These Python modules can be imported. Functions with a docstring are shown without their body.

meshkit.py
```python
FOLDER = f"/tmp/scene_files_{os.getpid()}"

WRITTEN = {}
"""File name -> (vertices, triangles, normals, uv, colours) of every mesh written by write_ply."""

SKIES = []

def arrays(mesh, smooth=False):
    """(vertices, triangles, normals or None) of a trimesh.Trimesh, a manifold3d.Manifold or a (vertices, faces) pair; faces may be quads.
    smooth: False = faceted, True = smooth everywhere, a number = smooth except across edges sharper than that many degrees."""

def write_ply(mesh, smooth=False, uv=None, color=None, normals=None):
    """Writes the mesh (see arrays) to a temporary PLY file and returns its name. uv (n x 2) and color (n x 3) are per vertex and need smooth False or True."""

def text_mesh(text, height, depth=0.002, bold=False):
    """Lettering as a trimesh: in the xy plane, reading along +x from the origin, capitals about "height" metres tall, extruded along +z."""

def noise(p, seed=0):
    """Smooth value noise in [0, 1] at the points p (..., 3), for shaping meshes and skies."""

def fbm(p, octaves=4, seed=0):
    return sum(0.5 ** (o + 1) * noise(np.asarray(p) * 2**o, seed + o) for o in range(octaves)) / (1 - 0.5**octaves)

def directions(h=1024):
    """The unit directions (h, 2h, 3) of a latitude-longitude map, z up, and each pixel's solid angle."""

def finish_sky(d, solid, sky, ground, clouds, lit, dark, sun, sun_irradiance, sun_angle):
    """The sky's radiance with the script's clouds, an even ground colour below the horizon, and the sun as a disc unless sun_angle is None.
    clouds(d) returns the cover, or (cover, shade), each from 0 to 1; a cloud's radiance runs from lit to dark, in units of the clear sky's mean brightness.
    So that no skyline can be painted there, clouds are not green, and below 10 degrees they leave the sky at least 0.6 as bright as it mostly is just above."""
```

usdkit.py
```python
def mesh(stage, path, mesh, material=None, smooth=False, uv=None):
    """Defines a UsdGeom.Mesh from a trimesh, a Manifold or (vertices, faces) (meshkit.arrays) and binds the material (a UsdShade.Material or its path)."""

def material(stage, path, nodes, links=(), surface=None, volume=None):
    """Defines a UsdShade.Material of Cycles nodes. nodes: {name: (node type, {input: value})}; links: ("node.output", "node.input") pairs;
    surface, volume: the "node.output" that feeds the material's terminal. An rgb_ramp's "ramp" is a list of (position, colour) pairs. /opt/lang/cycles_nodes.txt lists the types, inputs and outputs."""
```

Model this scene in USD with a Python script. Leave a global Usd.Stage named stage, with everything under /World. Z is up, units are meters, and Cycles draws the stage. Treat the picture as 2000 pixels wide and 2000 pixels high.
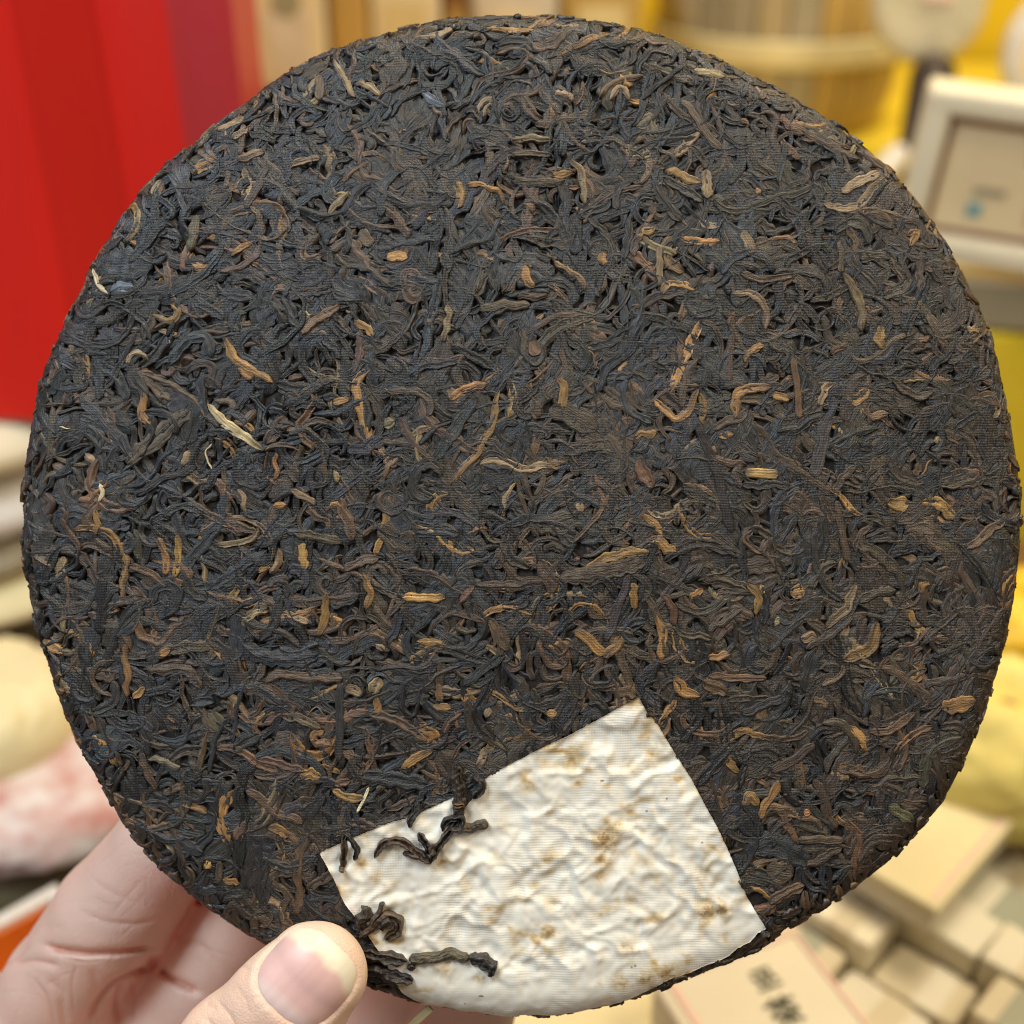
import math
import numpy as np
import trimesh, manifold3d, shapely
from shapely.geometry import Polygon
from scipy.ndimage import gaussian_filter, gaussian_filter1d, map_coordinates
from scipy.spatial import Delaunay, cKDTree
from pxr import Usd, UsdGeom, UsdLux, UsdShade, Sdf, Gf, Vt
import usdkit, meshkit

# ------------------------------------------------------------------ stage, camera, light
stage = Usd.Stage.CreateInMemory()
UsdGeom.SetStageUpAxis(stage, 'Z')
UsdGeom.SetStageMetersPerUnit(stage, 1.0)
world = UsdGeom.Xform.Define(stage, '/World')
stage.SetDefaultPrim(world.GetPrim())
EYE = np.array([0.0, 0.0, 0.42])
PITCH = math.radians(30)
FWD = np.array([0, math.cos(PITCH), -math.sin(PITCH)])
UP = np.array([0, math.sin(PITCH), math.cos(PITCH)])
RIGHT = np.array([1.0, 0, 0])
TAN = math.tan(math.radians(22.5))
DEPTH = 0.25                                         # camera to the face of the tea cake
cam = UsdGeom.Camera.Define(stage, '/World/camera')
cam.CreateHorizontalApertureAttr(36.0)
cam.CreateVerticalApertureAttr(36.0)
cam.CreateFocalLengthAttr(18.0 / TAN)
cam.CreateFStopAttr(18.0 / TAN / 5.5)                # a lens opening of 5.5 mm
cam.CreateFocusDistanceAttr(0.249)
cam.CreateClippingRangeAttr(Gf.Vec2f(0.02, 50))
cam.CreateExposureAttr(0.0)
m = np.eye(4)
m[:3, 0], m[:3, 1], m[:3, 2], m[:3, 3] = RIGHT, UP, -FWD, EYE
cam.AddTransformOp().Set(Gf.Matrix4d(*m.T.ravel().tolist()))


def rect_light(name, pos, target, w, h, power, color):
    l = UsdLux.RectLight.Define(stage, '/World/' + name)
    l.CreateWidthAttr(w)
    l.CreateHeightAttr(h)
    l.CreateIntensityAttr(power)
    l.CreateColorAttr(Gf.Vec3f(*color))
    z = np.array(pos, float) - np.array(target, float)
    z /= np.linalg.norm(z)
    x = np.cross([0, 0, 1.0], z)
    x /= np.linalg.norm(x)
    y = np.cross(z, x)
    mm = np.eye(4)
    mm[:3, 0], mm[:3, 1], mm[:3, 2], mm[:3, 3] = x, y, z, pos
    l.AddTransformOp().Set(Gf.Matrix4d(*mm.T.ravel().tolist()))
    return l


CAKE_AT = EYE + FWD * DEPTH
rect_light('daylight_opening', (-0.42, 0.045, 0.95), CAKE_AT + np.array([0, 0, 0.03]), 0.30, 0.30, 21.0, (0.72, 0.87, 1.0))
rect_light('ceiling_lamp', (0.45, 0.75, 1.75), (0.1, 0.7, 0.1), 0.7, 0.6, 18.5, (1.0, 0.86, 0.64))
rect_light('side_fill', (-1.0, -0.25, 0.55), CAKE_AT, 0.5, 0.6, 1.9, (0.97, 0.96, 1.0))  # added unseen soft fill from the left, behind the camera
rect_light('front_fill', (0.80, 0.02, 1.25), (0.15, 0.75, 0.2), 0.5, 0.4, 15.0, (1.0, 0.84, 0.60))  # added unseen warm fill that brightens the fronts of the background goods
dome = UsdLux.DomeLight.Define(stage, '/World/room_light')
dome.CreateIntensityAttr(0.06)
dome.CreateColorAttr(Gf.Vec3f(1.0, 0.93, 0.84))


# ------------------------------------------------------------------ helpers
def ray(px, py):                                     # photograph pixel (2000 px wide) -> direction with unit depth
    return FWD + (px - 1000) / 1000 * TAN * RIGHT - (py - 1000) / 1000 * TAN * UP


def on_z(px, py, z):
    d = ray(px, py)
    return EYE + d * ((z - EYE[2]) / d[2])


def on_y(px, py, y):
    d = ray(px, py)
    return EYE + d * (y / d[1])


used = {}


def numbered(parent, name):
    k = (parent, name)
    used[k] = used.get(k, -1) + 1
    return name if used[k] == 0 else f'{name}_{used[k]:03d}'


def props(prim, **kw):
    for k, v in kw.items():
        if v:
            prim.SetCustomDataByKey(k, v)


def thing(name, label, category, loc=(0, 0, 0), rotz=0.0, group=None, matrix=None):
    x = UsdGeom.Xform.Define(stage, '/World/' + numbered('/World', name))
    if matrix is not None:
        x.AddTransformOp().Set(Gf.Matrix4d(*np.asarray(matrix).T.ravel().tolist()))
    else:
        x.AddTranslateOp().Set(Gf.Vec3d(*map(float, loc)))
        x.AddRotateZOp().Set(float(rotz))
    props(x.GetPrim(), label=label, category=category, group=group)
    return str(x.GetPath())


def obj(name, mesh, mat, parent='/World', smooth=False, prim=None, **kw):
    path = parent + '/' + numbered(parent, name)
    g = usdkit.mesh(stage, path, mesh, mat, smooth=smooth)
    api = UsdGeom.PrimvarsAPI(g)
    for k, v in (prim or {}).items():
        t = Sdf.ValueTypeNames.Float3Array if v.ndim == 2 else Sdf.ValueTypeNames.FloatArray
        a = Vt.Vec3fArray.FromNumpy(v.astype(np.float32)) if v.ndim == 2 else Vt.FloatArray.FromNumpy(v.astype(np.float32))
        api.CreatePrimvar(k, t, 'vertex').Set(a)
    props(g.GetPrim(), **kw)
    return path


def rbox(w, d, h, r=0.002, seg=3):                   # rounded box standing on z = 0
    s = manifold3d.Manifold.sphere(r, 4 * seg)
    pts = []
    for x in (-w / 2 + r, w / 2 - r):
        for y in (-d / 2 + r, d / 2 - r):
            for z in (r, h - r):
                pts.append(s.translate((x, y, z)))
    mm = manifold3d.Manifold.batch_hull(pts).to_mesh()
    return trimesh.Trimesh(mm.vert_properties[:, :3], mm.tri_verts)


def lathe(profile, n=64):
    p = np.array(profile, float)
    a = np.linspace(0, 2 * np.pi, n, endpoint=False)
    v = np.stack([p[:, None, 0] * np.cos(a), p[:, None, 0] * np.sin(a), np.broadcast_to(p[:, None, 1], (len(p), n))], -1)
    i, j = np.meshgrid(np.arange(len(p) - 1), np.arange(n), indexing='ij')
    j2 = (j + 1) % n
    q = np.stack([i * n + j, i * n + j2, (i + 1) * n + j2, (i + 1) * n + j], -1).reshape(-1, 4)
    return trimesh.Trimesh(v.reshape(-1, 3), np.vstack([q[:, [0, 1, 2]], q[:, [0, 2, 3]]]), process=False)


def grid_faces(nu, nv):
    i, j = np.meshgrid(np.arange(nu - 1), np.arange(nv - 1), indexing='ij')
    a = i * nv + j
    q = np.stack([a, a + nv, a + nv + 1, a + 1], -1).reshape(-1, 4)
    return np.vstack([q[:, [0, 1, 2]], q[:, [0, 2, 3]]])


def moved(mesh, t=(0, 0, 0), rz=0.0, rx=0.0, ry=0.0):
    mesh = mesh.copy()
    R = trimesh.transformations.euler_matrix(math.radians(rx), math.radians(ry), math.radians(rz))
    R[:3, 3] = t
    mesh.apply_transform(R)
    return mesh


def mat(name, color, rough=0.5, var=0.12, scale=40, bump=0.0, bump_scale=300, color2=None, spec=0.4, **extra):
    c = np.array(color, float)
    c2 = np.array(color2, float) if color2 is not None else c * (1 - var)
    nodes = {'g': ('geometry', {}), 'n': ('noise_texture', {'scale': scale, 'detail': 4.0}),
             'r': ('rgb_ramp', {'ramp': [(0.3, tuple(c2)), (0.7, tuple(c))]}),
             'p': ('principled_bsdf', {'roughness': rough, 'specular_ior_level': spec, **extra})}
    links = [('g.position', 'n.vector'), ('n.fac', 'r.fac'), ('r.color', 'p.base_color')]
    if bump:
        nodes['n2'] = ('noise_texture', {'scale': bump_scale, 'detail': 3.0})
        nodes['b'] = ('bump', {'distance': bump, 'strength': 1.0})
        links += [('g.position', 'n2.vector'), ('n2.fac', 'b.height'), ('b.normal', 'p.normal')]
    return usdkit.material(stage, '/World/Looks/' + name, nodes, links, surface='p.BSDF')


UsdGeom.Scope.Define(stage, '/World/Looks')

# ------------------------------------------------------------------ materials of the cake, ticket, hand


def woven(name, rough, spec, weave, grain, mott=(0.62, 1.40), **extra):
    """vertex tint, lengthwise grain and the print of the pressing cloth's weave as relief"""
    P = 2 * math.pi / 0.53
    nodes = {'t': ('attribute', {'attribute': 'tint'}), 'f': ('attribute', {'attribute': 'flat'}), 'gr': ('attribute', {'attribute': 'grain'}),
             'pr': ('attribute', {'attribute': 'press'}),
             'nd': ('noise_texture', {'scale': 0.25, 'detail': 2.0}),
             'da': ('vector_math', {'math_type': 'multiply_add', 'vector2': (0.7, 0.7, 0)}),
             's': ('separate_xyz', {}), 'mx': ('math', {'math_type': 'multiply', 'value2': P}), 'my': ('math', {'math_type': 'multiply', 'value2': P}),
             'sx': ('math', {'math_type': 'sine'}), 'sy': ('math', {'math_type': 'sine'}), 'ad': ('math', {'math_type': 'add'}),
             'mw': ('math', {'math_type': 'multiply'}), 'mk': ('math', {'math_type': 'multiply', 'value2': weave}),
             'ng': ('noise_texture', {'scale': 1.0, 'detail': 4.0, 'roughness': 0.6}), 'gk': ('math', {'math_type': 'multiply', 'value2': grain}),
             'sum': ('math', {'math_type': 'add'}),
             'b': ('bump', {'distance': 1e-3, 'strength': 1.0}),
             'rr': ('map_range', {'from_min': 0.3, 'from_max': 0.7, 'to_min': mott[0], 'to_max': mott[1]}),
             'cm': ('vector_math', {'math_type': 'scale'}),
             'p': ('principled_bsdf', {'roughness': rough, 'specular_ior_level': spec, **extra})}
    links = [('f.vector', 'nd.vector'), ('nd.color', 'da.vector1'), ('f.vector', 'da.vector3'), ('da.vector', 's.vector'),
             ('s.x', 'mx.value1'), ('s.y', 'my.value1'), ('mx.value', 'sx.value1'), ('my.value', 'sy.value1'),
             ('sx.value', 'ad.value1'), ('sy.value', 'ad.value2'), ('ad.value', 'mw.value1'), ('pr.fac', 'mw.value2'), ('mw.value', 'mk.value1'),
             ('gr.vector', 'ng.vector'), ('ng.fac', 'gk.value1'), ('mk.value', 'sum.value1'), ('gk.value', 'sum.value2'),
             ('sum.value', 'b.height'), ('b.normal', 'p.normal'),
             ('ng.fac', 'rr.value'), ('t.vector', 'cm.vector1'), ('rr.result', 'cm.scale'), ('cm.vector', 'p.base_color')]
    return usdkit.material(stage, '/World/Looks/' + name, nodes, links, surface='p.BSDF')


LEAF = woven('tea_leaf', 0.40, 0.52, 0.017, 0.42)
PAPER = woven('ticket_paper', 0.55, 0.4, 0.012, 0.012, (0.97, 1.02))
BODY = mat('pressed_tea', (0.022, 0.017, 0.014), 0.8, 0.5, 800, 4e-4, 900)

# ------------------------------------------------------------------ setting and background
M_TABLE = mat('table_wood', (0.16, 0.10, 0.055), 0.45, 0.45, 18, 2e-4, 200)
M_YELLOW = mat('yellow_cloth', (0.78, 0.58, 0.03), 0.65, 0.15, 9, 1e-3, 60)
M_WALL = mat('yellow_wall', (0.80, 0.56, 0.012), 0.7, 0.12, 4)
M_RED = mat('red_gift_paper', (0.74, 0.018, 0.010), 0.42, 0.15, 5, spec=0.3)
M_FOLDSHADE = mat('fold_shade_red', (0.62, 0.017, 0.010), 0.42, 0.15, 5, spec=0.3)  # darker red that carries the shade of the bag's fold
M_PINK = mat('red_gusset', (0.52, 0.040, 0.055), 0.3, 0.15, 8)
M_KRAFT = mat('kraft_gold', (0.58, 0.40, 0.13), 0.5, 0.25, 12)
M_GREYKR = mat('grey_kraft', (0.42, 0.34, 0.21), 0.55, 0.25, 12)
M_GREYKR2 = mat('buff_wrap', (0.56, 0.50, 0.34), 0.6, 0.3, 30)
M_CREAM = mat('cream_card', (0.80, 0.72, 0.52), 0.55, 0.10, 25)
M_CREAM2 = mat('warm_cream', (0.76, 0.66, 0.38), 0.6, 0.16, 25, 8e-4, 70)
M_WHITE = mat('white_wrap', (0.70, 0.66, 0.60), 0.6, 0.14, 30, 2.5e-3, 55)
M_WOOD = mat('shelf_wood', (0.30, 0.15, 0.045), 0.5, 0.3, 20, 2e-4, 120)
M_DARKW = mat('dark_wood', (0.055, 0.035, 0.02), 0.4, 0.4, 30)
M_GREYP = mat('grey_panel', (0.80, 0.64, 0.38), 0.5, 0.10, 30)
M_MAROON = mat('maroon_line', (0.20, 0.07, 0.05), 0.5, 0.2, 50)
M_SLAB = mat('beige_slab', (0.36, 0.31, 0.19), 0.55, 0.15, 20)
M_BRICK = mat('brick_wrapper', (0.66, 0.57, 0.38), 0.6, 0.22, 14, 3e-4, 120)
M_BRICKG = mat('grey_green_wrapper', (0.36, 0.36, 0.26), 0.6, 0.2, 14)
M_BRICKL = mat('light_wrapper', (0.72, 0.66, 0.50), 0.6, 0.15, 14)
M_GREEN = mat('green_print', (0.28, 0.42, 0.16), 0.6)
M_REDP = mat('red_print', (0.68, 0.28, 0.22), 0.6)
M_PINKP = mat('pale_red_print', (0.78, 0.52, 0.44), 0.6)
M_BLUEP = mat('blue_print', (0.18, 0.34, 0.55), 0.6)
M_TEAL = mat('teal_print', (0.16, 0.36, 0.38), 0.6)
M_INK = mat('dark_ink', (0.11, 0.11, 0.07), 0.6)
M_PRINTED = mat('printed_wrap', (0.66, 0.61, 0.57), 0.6, 0.12, 75, 3.0e-3, 70, color2=(0.46, 0.20, 0.16))
M_TISSUE = mat('yellow_tissue', (0.82, 0.68, 0.20), 0.6, 0.18, 30, 1e-3, 70)
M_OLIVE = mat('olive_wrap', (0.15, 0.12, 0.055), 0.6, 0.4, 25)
M_ORANGE = mat('orange_card', (0.80, 0.20, 0.03), 0.5, 0.2, 20)
M_AMBER = mat('amber_card', (0.90, 0.55, 0.02), 0.45, 0.15, 20)
M_GREYJ = mat('grey_wrap', (0.50, 0.45, 0.33), 0.6, 0.25, 30, 2.5e-3, 60)

TIER = 0.17
obj('table', moved(trimesh.creation.box((3.0, 2.4, 0.04)), (0, 1.0, -0.02)), M_TABLE, kind='structure')
obj('display_step', moved(rbox(2.4, 0.80, TIER - 0.004, 0.004), (0.55, 1.03, 0.002)), M_YELLOW, kind='structure')
obj('wall', moved(trimesh.creation.box((3.6, 0.05, 2.0)), (0, 1.48, 0.98)), M_WALL, kind='structure')


def flat_patch(w, h, t=0.0004):                      # a printed patch lying on a surface (z up)
    return moved(trimesh.creation.box((w, h, t)), (0, 0, t / 2))


# --- red gift bag, upper left
y0 = 0.53
R0, B0 = on_y(345, 300, y0), on_y(300, 818, y0)
xr, zb = R0[0], B0[2]
bag = thing('gift_bag', 'tall glossy red gift bag with soft vertical folds, left of the tea cake', 'gift bag', (xr, y0, zb))
xs = np.array([-0.42, -0.30, -0.10, -0.060, -0.031, -0.012, -0.004, 0.0])
ys = np.array([0.0, -0.003, 0.001, 0.0, 0.017, 0.016, 0.013, 0.014])
fx = np.linspace(-0.42, 0.0, 110)
fy = gaussian_filter1d(np.interp(fx, xs, ys), 1.6)
gx = np.r_[0.0, 0.006, 0.016, 0.0235]
gy = np.r_[fy[-1], 0.021, 0.024, 0.032]


def sheet(gx, gy, h, nz=14, wob=0.0015):
    z = np.linspace(0, h, nz)
    v = np.stack([np.broadcast_to(gx, (nz, len(gx))), gy[None] + wob * np.sin(9 * z[:, None] / h + 20 * gx[None]), np.broadcast_to(z[:, None], (nz, len(gx)))], -1)
    return trimesh.Trimesh(v.reshape(-1, 3), grid_faces(nz, len(gx))[:, ::-1], process=False)


obj('front_panel', sheet(fx, fy, 0.42), M_RED, bag, smooth=True)
obj('gusset', sheet(gx, gy, 0.42), M_PINK, bag, smooth=True)
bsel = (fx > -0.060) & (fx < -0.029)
obj('painted_fold_shade', moved(sheet(fx[bsel], fy[bsel], 0.42), (0, -0.0008, 0)), M_FOLDSHADE, bag, smooth=True)  # strip paints the fold's shade onto the front panel
obj('back_panel', moved(trimesh.creation.box((0.44, 0.004, 0.42)), (-0.198, 0.09, 0.21)), M_RED, bag)
obj('side_panel', moved(trimesh.creation.box((0.003, 0.054, 0.42)), (0.0215, 0.060, 0.21)), M_PINK, bag)
obj('base_panel', moved(trimesh.creation.box((0.41, 0.066, 0.003)), (-0.21, 0.053, 0.003)), M_RED, bag)

# --- wrapped tea cakes stacked at the left edge (seen side-on below the bag)


def wrapped_cake(r, h, seed, lump=0.0015):
    prof = [(0.0001, 0), (r * 0.55, 0), (r * 0.9, h * 0.08), (r, h * 0.38), (r * 0.99, h * 0.6), (r * 0.90, h * 0.88), (r * 0.7, h), (r * 0.3, h * 1.0), (0.0001, h * 0.98)]
    p = np.array(prof)
    s = np.linspace(0, len(p) - 1, 34)
    p = np.stack([np.interp(s, np.arange(len(p)), p[:, k]) for k in (0, 1)], 1)
    p[1:-1] = gaussian_filter1d(p, 1.2, axis=0)[1:-1]
    mm = lathe(p, 72)
    v = mm.vertices
    mm.vertices = v + (meshkit.fbm(v * 90 + seed, 3, seed) - 0.5)[:, None] * lump * 2 * np.array([1, 1, 0.8]) + (np.abs(meshkit.noise(v * 230 + seed, seed) - 0.5) * lump * 1.2)[:, None] * np.array([0.7, 0.7, 1.0])
    return mm


sx, sy = on_y(-95, 900, 0.585)[0], 0.585
t = thing('cardboard_box', 'dark box carrying the stack of wrapped cakes at the left edge', 'box', (sx, sy, 0.001), 8)
obj('box_body', rbox(0.15, 0.15, 0.056, 0.002), M_OLIVE, t)
specs = [(M_CREAM2, 0.023, 0.096, 'thin cream paper-wrapped tea cake, lowest of the left-edge stack'),
         (M_GREYJ, 0.022, 0.090, 'beige-grey paper-wrapped tea cake, second from bottom in the left-edge stack'),
         (M_WHITE, 0.032, 0.092, 'white crumpled paper-wrapped tea cake in the middle of the left-edge stack'),
         (M_CREAM, 0.030, 0.097, 'cream paper-wrapped tea cake on top of the stack, right under the red bag')]
zz = 0.0575
for i, (mt, h, r, lab) in enumerate(specs):
    t = thing('wrapped_tea_cake', lab, 'tea cake', (sx + 0.004 * (-1) ** i, sy, zz), 37 * i, 'wrapped tea cakes stacked at the left edge')
    obj('paper_wrapper', wrapped_cake(r, h, i + 3), mt, t, smooth=True)
    obj('folded_knot', moved(wrapped_cake(0.015, 0.002, i + 9, 0.0004), (0, 0, h * 0.975)), mt, t, smooth=True)
    zz += h

# --- cream round cake at left, in front of the stack
p = on_z(-10, 1335, 0.085)
t = thing('wrapped_tea_cake', 'pale yellow rounded paper-wrapped cake behind the red-printed white cake', 'tea cake', (p[0] - 0.010, p[1], 0.045))
obj('paper_wrapper', wrapped_cake(0.042, 0.040, 21, 0.0030), M_CREAM2, t, smooth=True)
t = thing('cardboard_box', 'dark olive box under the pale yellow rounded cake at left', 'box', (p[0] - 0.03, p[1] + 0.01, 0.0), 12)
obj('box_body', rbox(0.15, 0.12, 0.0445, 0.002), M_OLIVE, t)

# --- white cake with red print, lower left
pe_ = on_z(150, 1650, 0.048)
p = np.array([pe_[0] - 0.036, pe_[1] + 0.062, 0.0])
t = thing('wrapped_tea_cake', 'white paper-wrapped tea cake with faded red printing and a blue dot', 'tea cake', (p[0], p[1], 0.0305), 20)
top = 0.030
obj('paper_wrapper', wrapped_cake(0.074, top, 31, 0.0030), M_PRINTED, t, smooth=True)
rng = np.random.default_rng(5)
obj('blue_dot', moved(trimesh.creation.cylinder(0.006, 0.0006, sections=24), (-0.018, 0.012, top + 0.0022)), M_BLUEP, t)
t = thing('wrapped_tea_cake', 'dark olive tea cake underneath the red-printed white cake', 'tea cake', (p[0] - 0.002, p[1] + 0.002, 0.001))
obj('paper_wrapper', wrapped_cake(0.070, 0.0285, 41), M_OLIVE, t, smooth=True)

# --- open tray with amber lining, lower left corner
ta, tb = on_z(0, 1782, 0.045), on_z(110, 1722, 0.045)
tdir = (tb - ta)[:2] / np.linalg.norm((tb - ta)[:2])
tyaw = math.degrees(math.atan2(tdir[1], tdir[0]))
TW, TD, TZ = 0.15, 0.11, 0.044
tn = np.array([tdir[1], -tdir[0]])
tc_ = tb[:2] - tdir * TW / 2 + tn * TD / 2
t = thing('open_tray', 'open white-rimmed tray lined in orange and amber in the lower left corner', 'tray', (tc_[0], tc_[1], 0.001), tyaw)
obj('tray_floor', rbox(TW - 0.012, TD - 0.012, 0.006, 0.001), M_AMBER, t)
for (x, y, w, d) in ((0, TD / 2 - 0.003, TW, 0.006), (0, -TD / 2 + 0.003, TW, 0.006)):
    obj('tray_wall', moved(rbox(w, d, TZ, 0.0015), (x, y, 0)), M_WHITE, t)
    obj('orange_lining', moved(rbox(w - 0.014, 0.0012, TZ - 0.009, 0.0004), (x, y - math.copysign(0.0037, y), 0.0062)), M_ORANGE, t)
for x in (TW / 2 - 0.003, -TW / 2 + 0.003):
    obj('tray_wall', moved(rbox(0.006, TD - 0.0125, TZ - 0.0006, 0.0015), (x, 0, 0)), M_WHITE, t)
    obj('orange_lining', moved(rbox(0.0012, TD - 0.016, TZ - 0.010, 0.0004), (x - math.copysign(0.0037, x), 0, 0.0063)), M_ORANGE, t)

# --- shelf unit with tins, top left
yb = 0.98
P = lambda px, py, y=yb: on_y(px, py, y)
shelf_z = P(520, 172)[2]
t = thing('wooden_shelf', 'brown wooden shelf with an upright post behind the red gift bag', 'shelf', (0, 0, 0))
a, b = P(436, 100), P(1260, 100)
obj('upright', moved(trimesh.creation.box((0.024, 0.12, 0.55)), (a[0] + 0.012, yb + 0.04, TIER + 0.275)), M_WOOD, t)
obj('board', moved(trimesh.creation.box((b[0] - a[0] - 0.026, 0.14, 0.014)), ((a[0] + b[0]) / 2 + 0.013, yb + 0.05, shelf_z - 0.007)), M_WOOD, t)
obj('back_panel', moved(trimesh.creation.box((b[0] - a[0] - 0.03, 0.006, 0.40)), ((a[0] + b[0]) / 2 + 0.015, yb + 0.125, shelf_z + 0.2)), M_GREYKR, t)
obj('foot_panel', moved(trimesh.creation.box((b[0] - a[0] - 0.03, 0.012, shelf_z - 0.016 - TIER)), ((a[0] + b[0]) / 2 + 0.013, yb + 0.05, TIER + (shelf_z - 0.015 - TIER) / 2)), M_WOOD, t)


def tin(px0, px1, h, body, label_mat, lab, kind='tea tin', arch=False, d=0.05, top=None):
    x0, x1 = P(px0, 60)[0], P(px1, 60)[0]
    t = thing('tea_tin', lab, kind, ((x0 + x1) / 2, yb + 0.015, shelf_z))
    w = x1 - x0
    obj('tin_body', rbox(w, d, h, 0.004), body, t, smooth=40)
    obj('label_panel', moved(rbox(w * 0.6, 0.001, h * 0.45, 0.0004), (0, -d / 2 - 0.0003, h * 0.12)), label_mat, t)
    if arch:
        obj('window_arch', moved(trimesh.creation.cylinder(w * 0.2, 0.002, sections=32), (0, -d / 2, h * 0.66), rx=90), M_BRICKG, t)
    if top is not None:
        obj('lid', moved(rbox(w * 0.92, d * 0.92, 0.012, 0.003), (0, 0, h)), top, t)


tin(494, 640, 0.095, M_CREAM, M_WHITE, 'pale cream tea box with an olive arch, next to the wooden shelf post', 'tea box', True)
tin(648, 722, 0.125, M_KRAFT, M_KRAFT, 'narrow golden tin between two cream boxes on the shelf')
tin(728, 862, 0.110, M_CREAM, M_CREAM2, 'plain cream tea box in the middle of the shelf', 'tea box')
tin(868, 915, 0.100, M_WOOD, M_KRAFT, 'slim orange-brown tin on the shelf above the cake')
tin(924, 1085, 0.100, M_WHITE, M_CREAM, 'wide whitish tea box directly above the top of the cake', 'tea box')
tin(1095, 1250, 0.105, M_KRAFT, M_CREAM2, 'wide golden tin at the right end of the shelf')

# --- kraft drum with cream hoop, top right
c = on_z(1515, 262, TIER)
yc = c[1] + 0.075
s = yc / ray(1515, 150)[1] * TAN / 1000
rd = 238 * s
zh = on_y(1515, 108, yc - rd)[2] - TIER
t = thing('tea_drum', 'large golden kraft paper drum with a cream hoop round its middle', 'drum', (on_y(1515, 100, yc)[0], yc, TIER))
M_STAVE = [mat('stave_gold', (0.55, 0.37, 0.12), 0.5, 0.3, 14), mat('stave_beige', (0.47, 0.38, 0.22), 0.55, 0.3, 14), mat('stave_grey', (0.40, 0.35, 0.25), 0.55, 0.3, 14), mat('stave_pale', (0.62, 0.55, 0.42), 0.55, 0.2, 14)]
NS = 26
rngd = np.random.default_rng(4)
for k in range(NS):
    a0, a1 = 2 * math.pi * k / NS + 0.010, 2 * math.pi * (k + 1) / NS - 0.010
    deg = math.degrees(a0) % 360
    mt = M_STAVE[0] if deg > 265 or deg < 200 else M_STAVE[int(rngd.integers(1, 4))]
    aa = np.linspace(a0, a1, 5)
    zz_s = np.array([0.001, 0.006, 0.03, zh, zh + 0.10])
    rr_s = rd * (np.array([0.84, 0.88, 0.95, 0.975, 0.99]) + rngd.uniform(-0.004, 0.004))
    vo = np.array([[r_ * math.cos(q_), r_ * math.sin(q_), z_] for r_, z_ in zip(rr_s, zz_s) for q_ in aa])
    vi = np.array([[(r_ - 0.006) * math.cos(q_), (r_ - 0.006) * math.sin(q_), z_] for r_, z_ in zip(rr_s, zz_s) for q_ in aa])
    ring_ = [0, 1, 2, 3, 4, 9, 14, 19, 24, 23, 22, 21, 20, 15, 10, 5]
    f = grid_faces(5, 5)
    side = []
    for x_, y_ in zip(ring_, ring_[1:] + ring_[:1]):
        side += [[x_, y_, y_ + 25], [x_, y_ + 25, x_ + 25]]
    sm_ = trimesh.Trimesh(np.vstack([vo, vi]), np.vstack([f, f[:, ::-1] + 25, np.array(side)]), process=False)
    trimesh.repair.fix_normals(sm_)
    obj('stave', sm_, mt, t, smooth=35)
obj('hoop', lathe([(rd * 0.985, zh - 0.012), (rd * 1.02, zh - 0.010), (rd * 1.03, zh), (rd * 1.02, zh + 0.009), (rd * 0.985, zh + 0.010)], 72), M_CREAM2, t, smooth=50)
obj('inner_wall', lathe([(0.001, 0.008), (rd * 0.80, 0.008), (rd * 0.90, 0.04), (rd * 0.93, zh + 0.095)], 48), M_DARKW, t, smooth=50)

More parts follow.
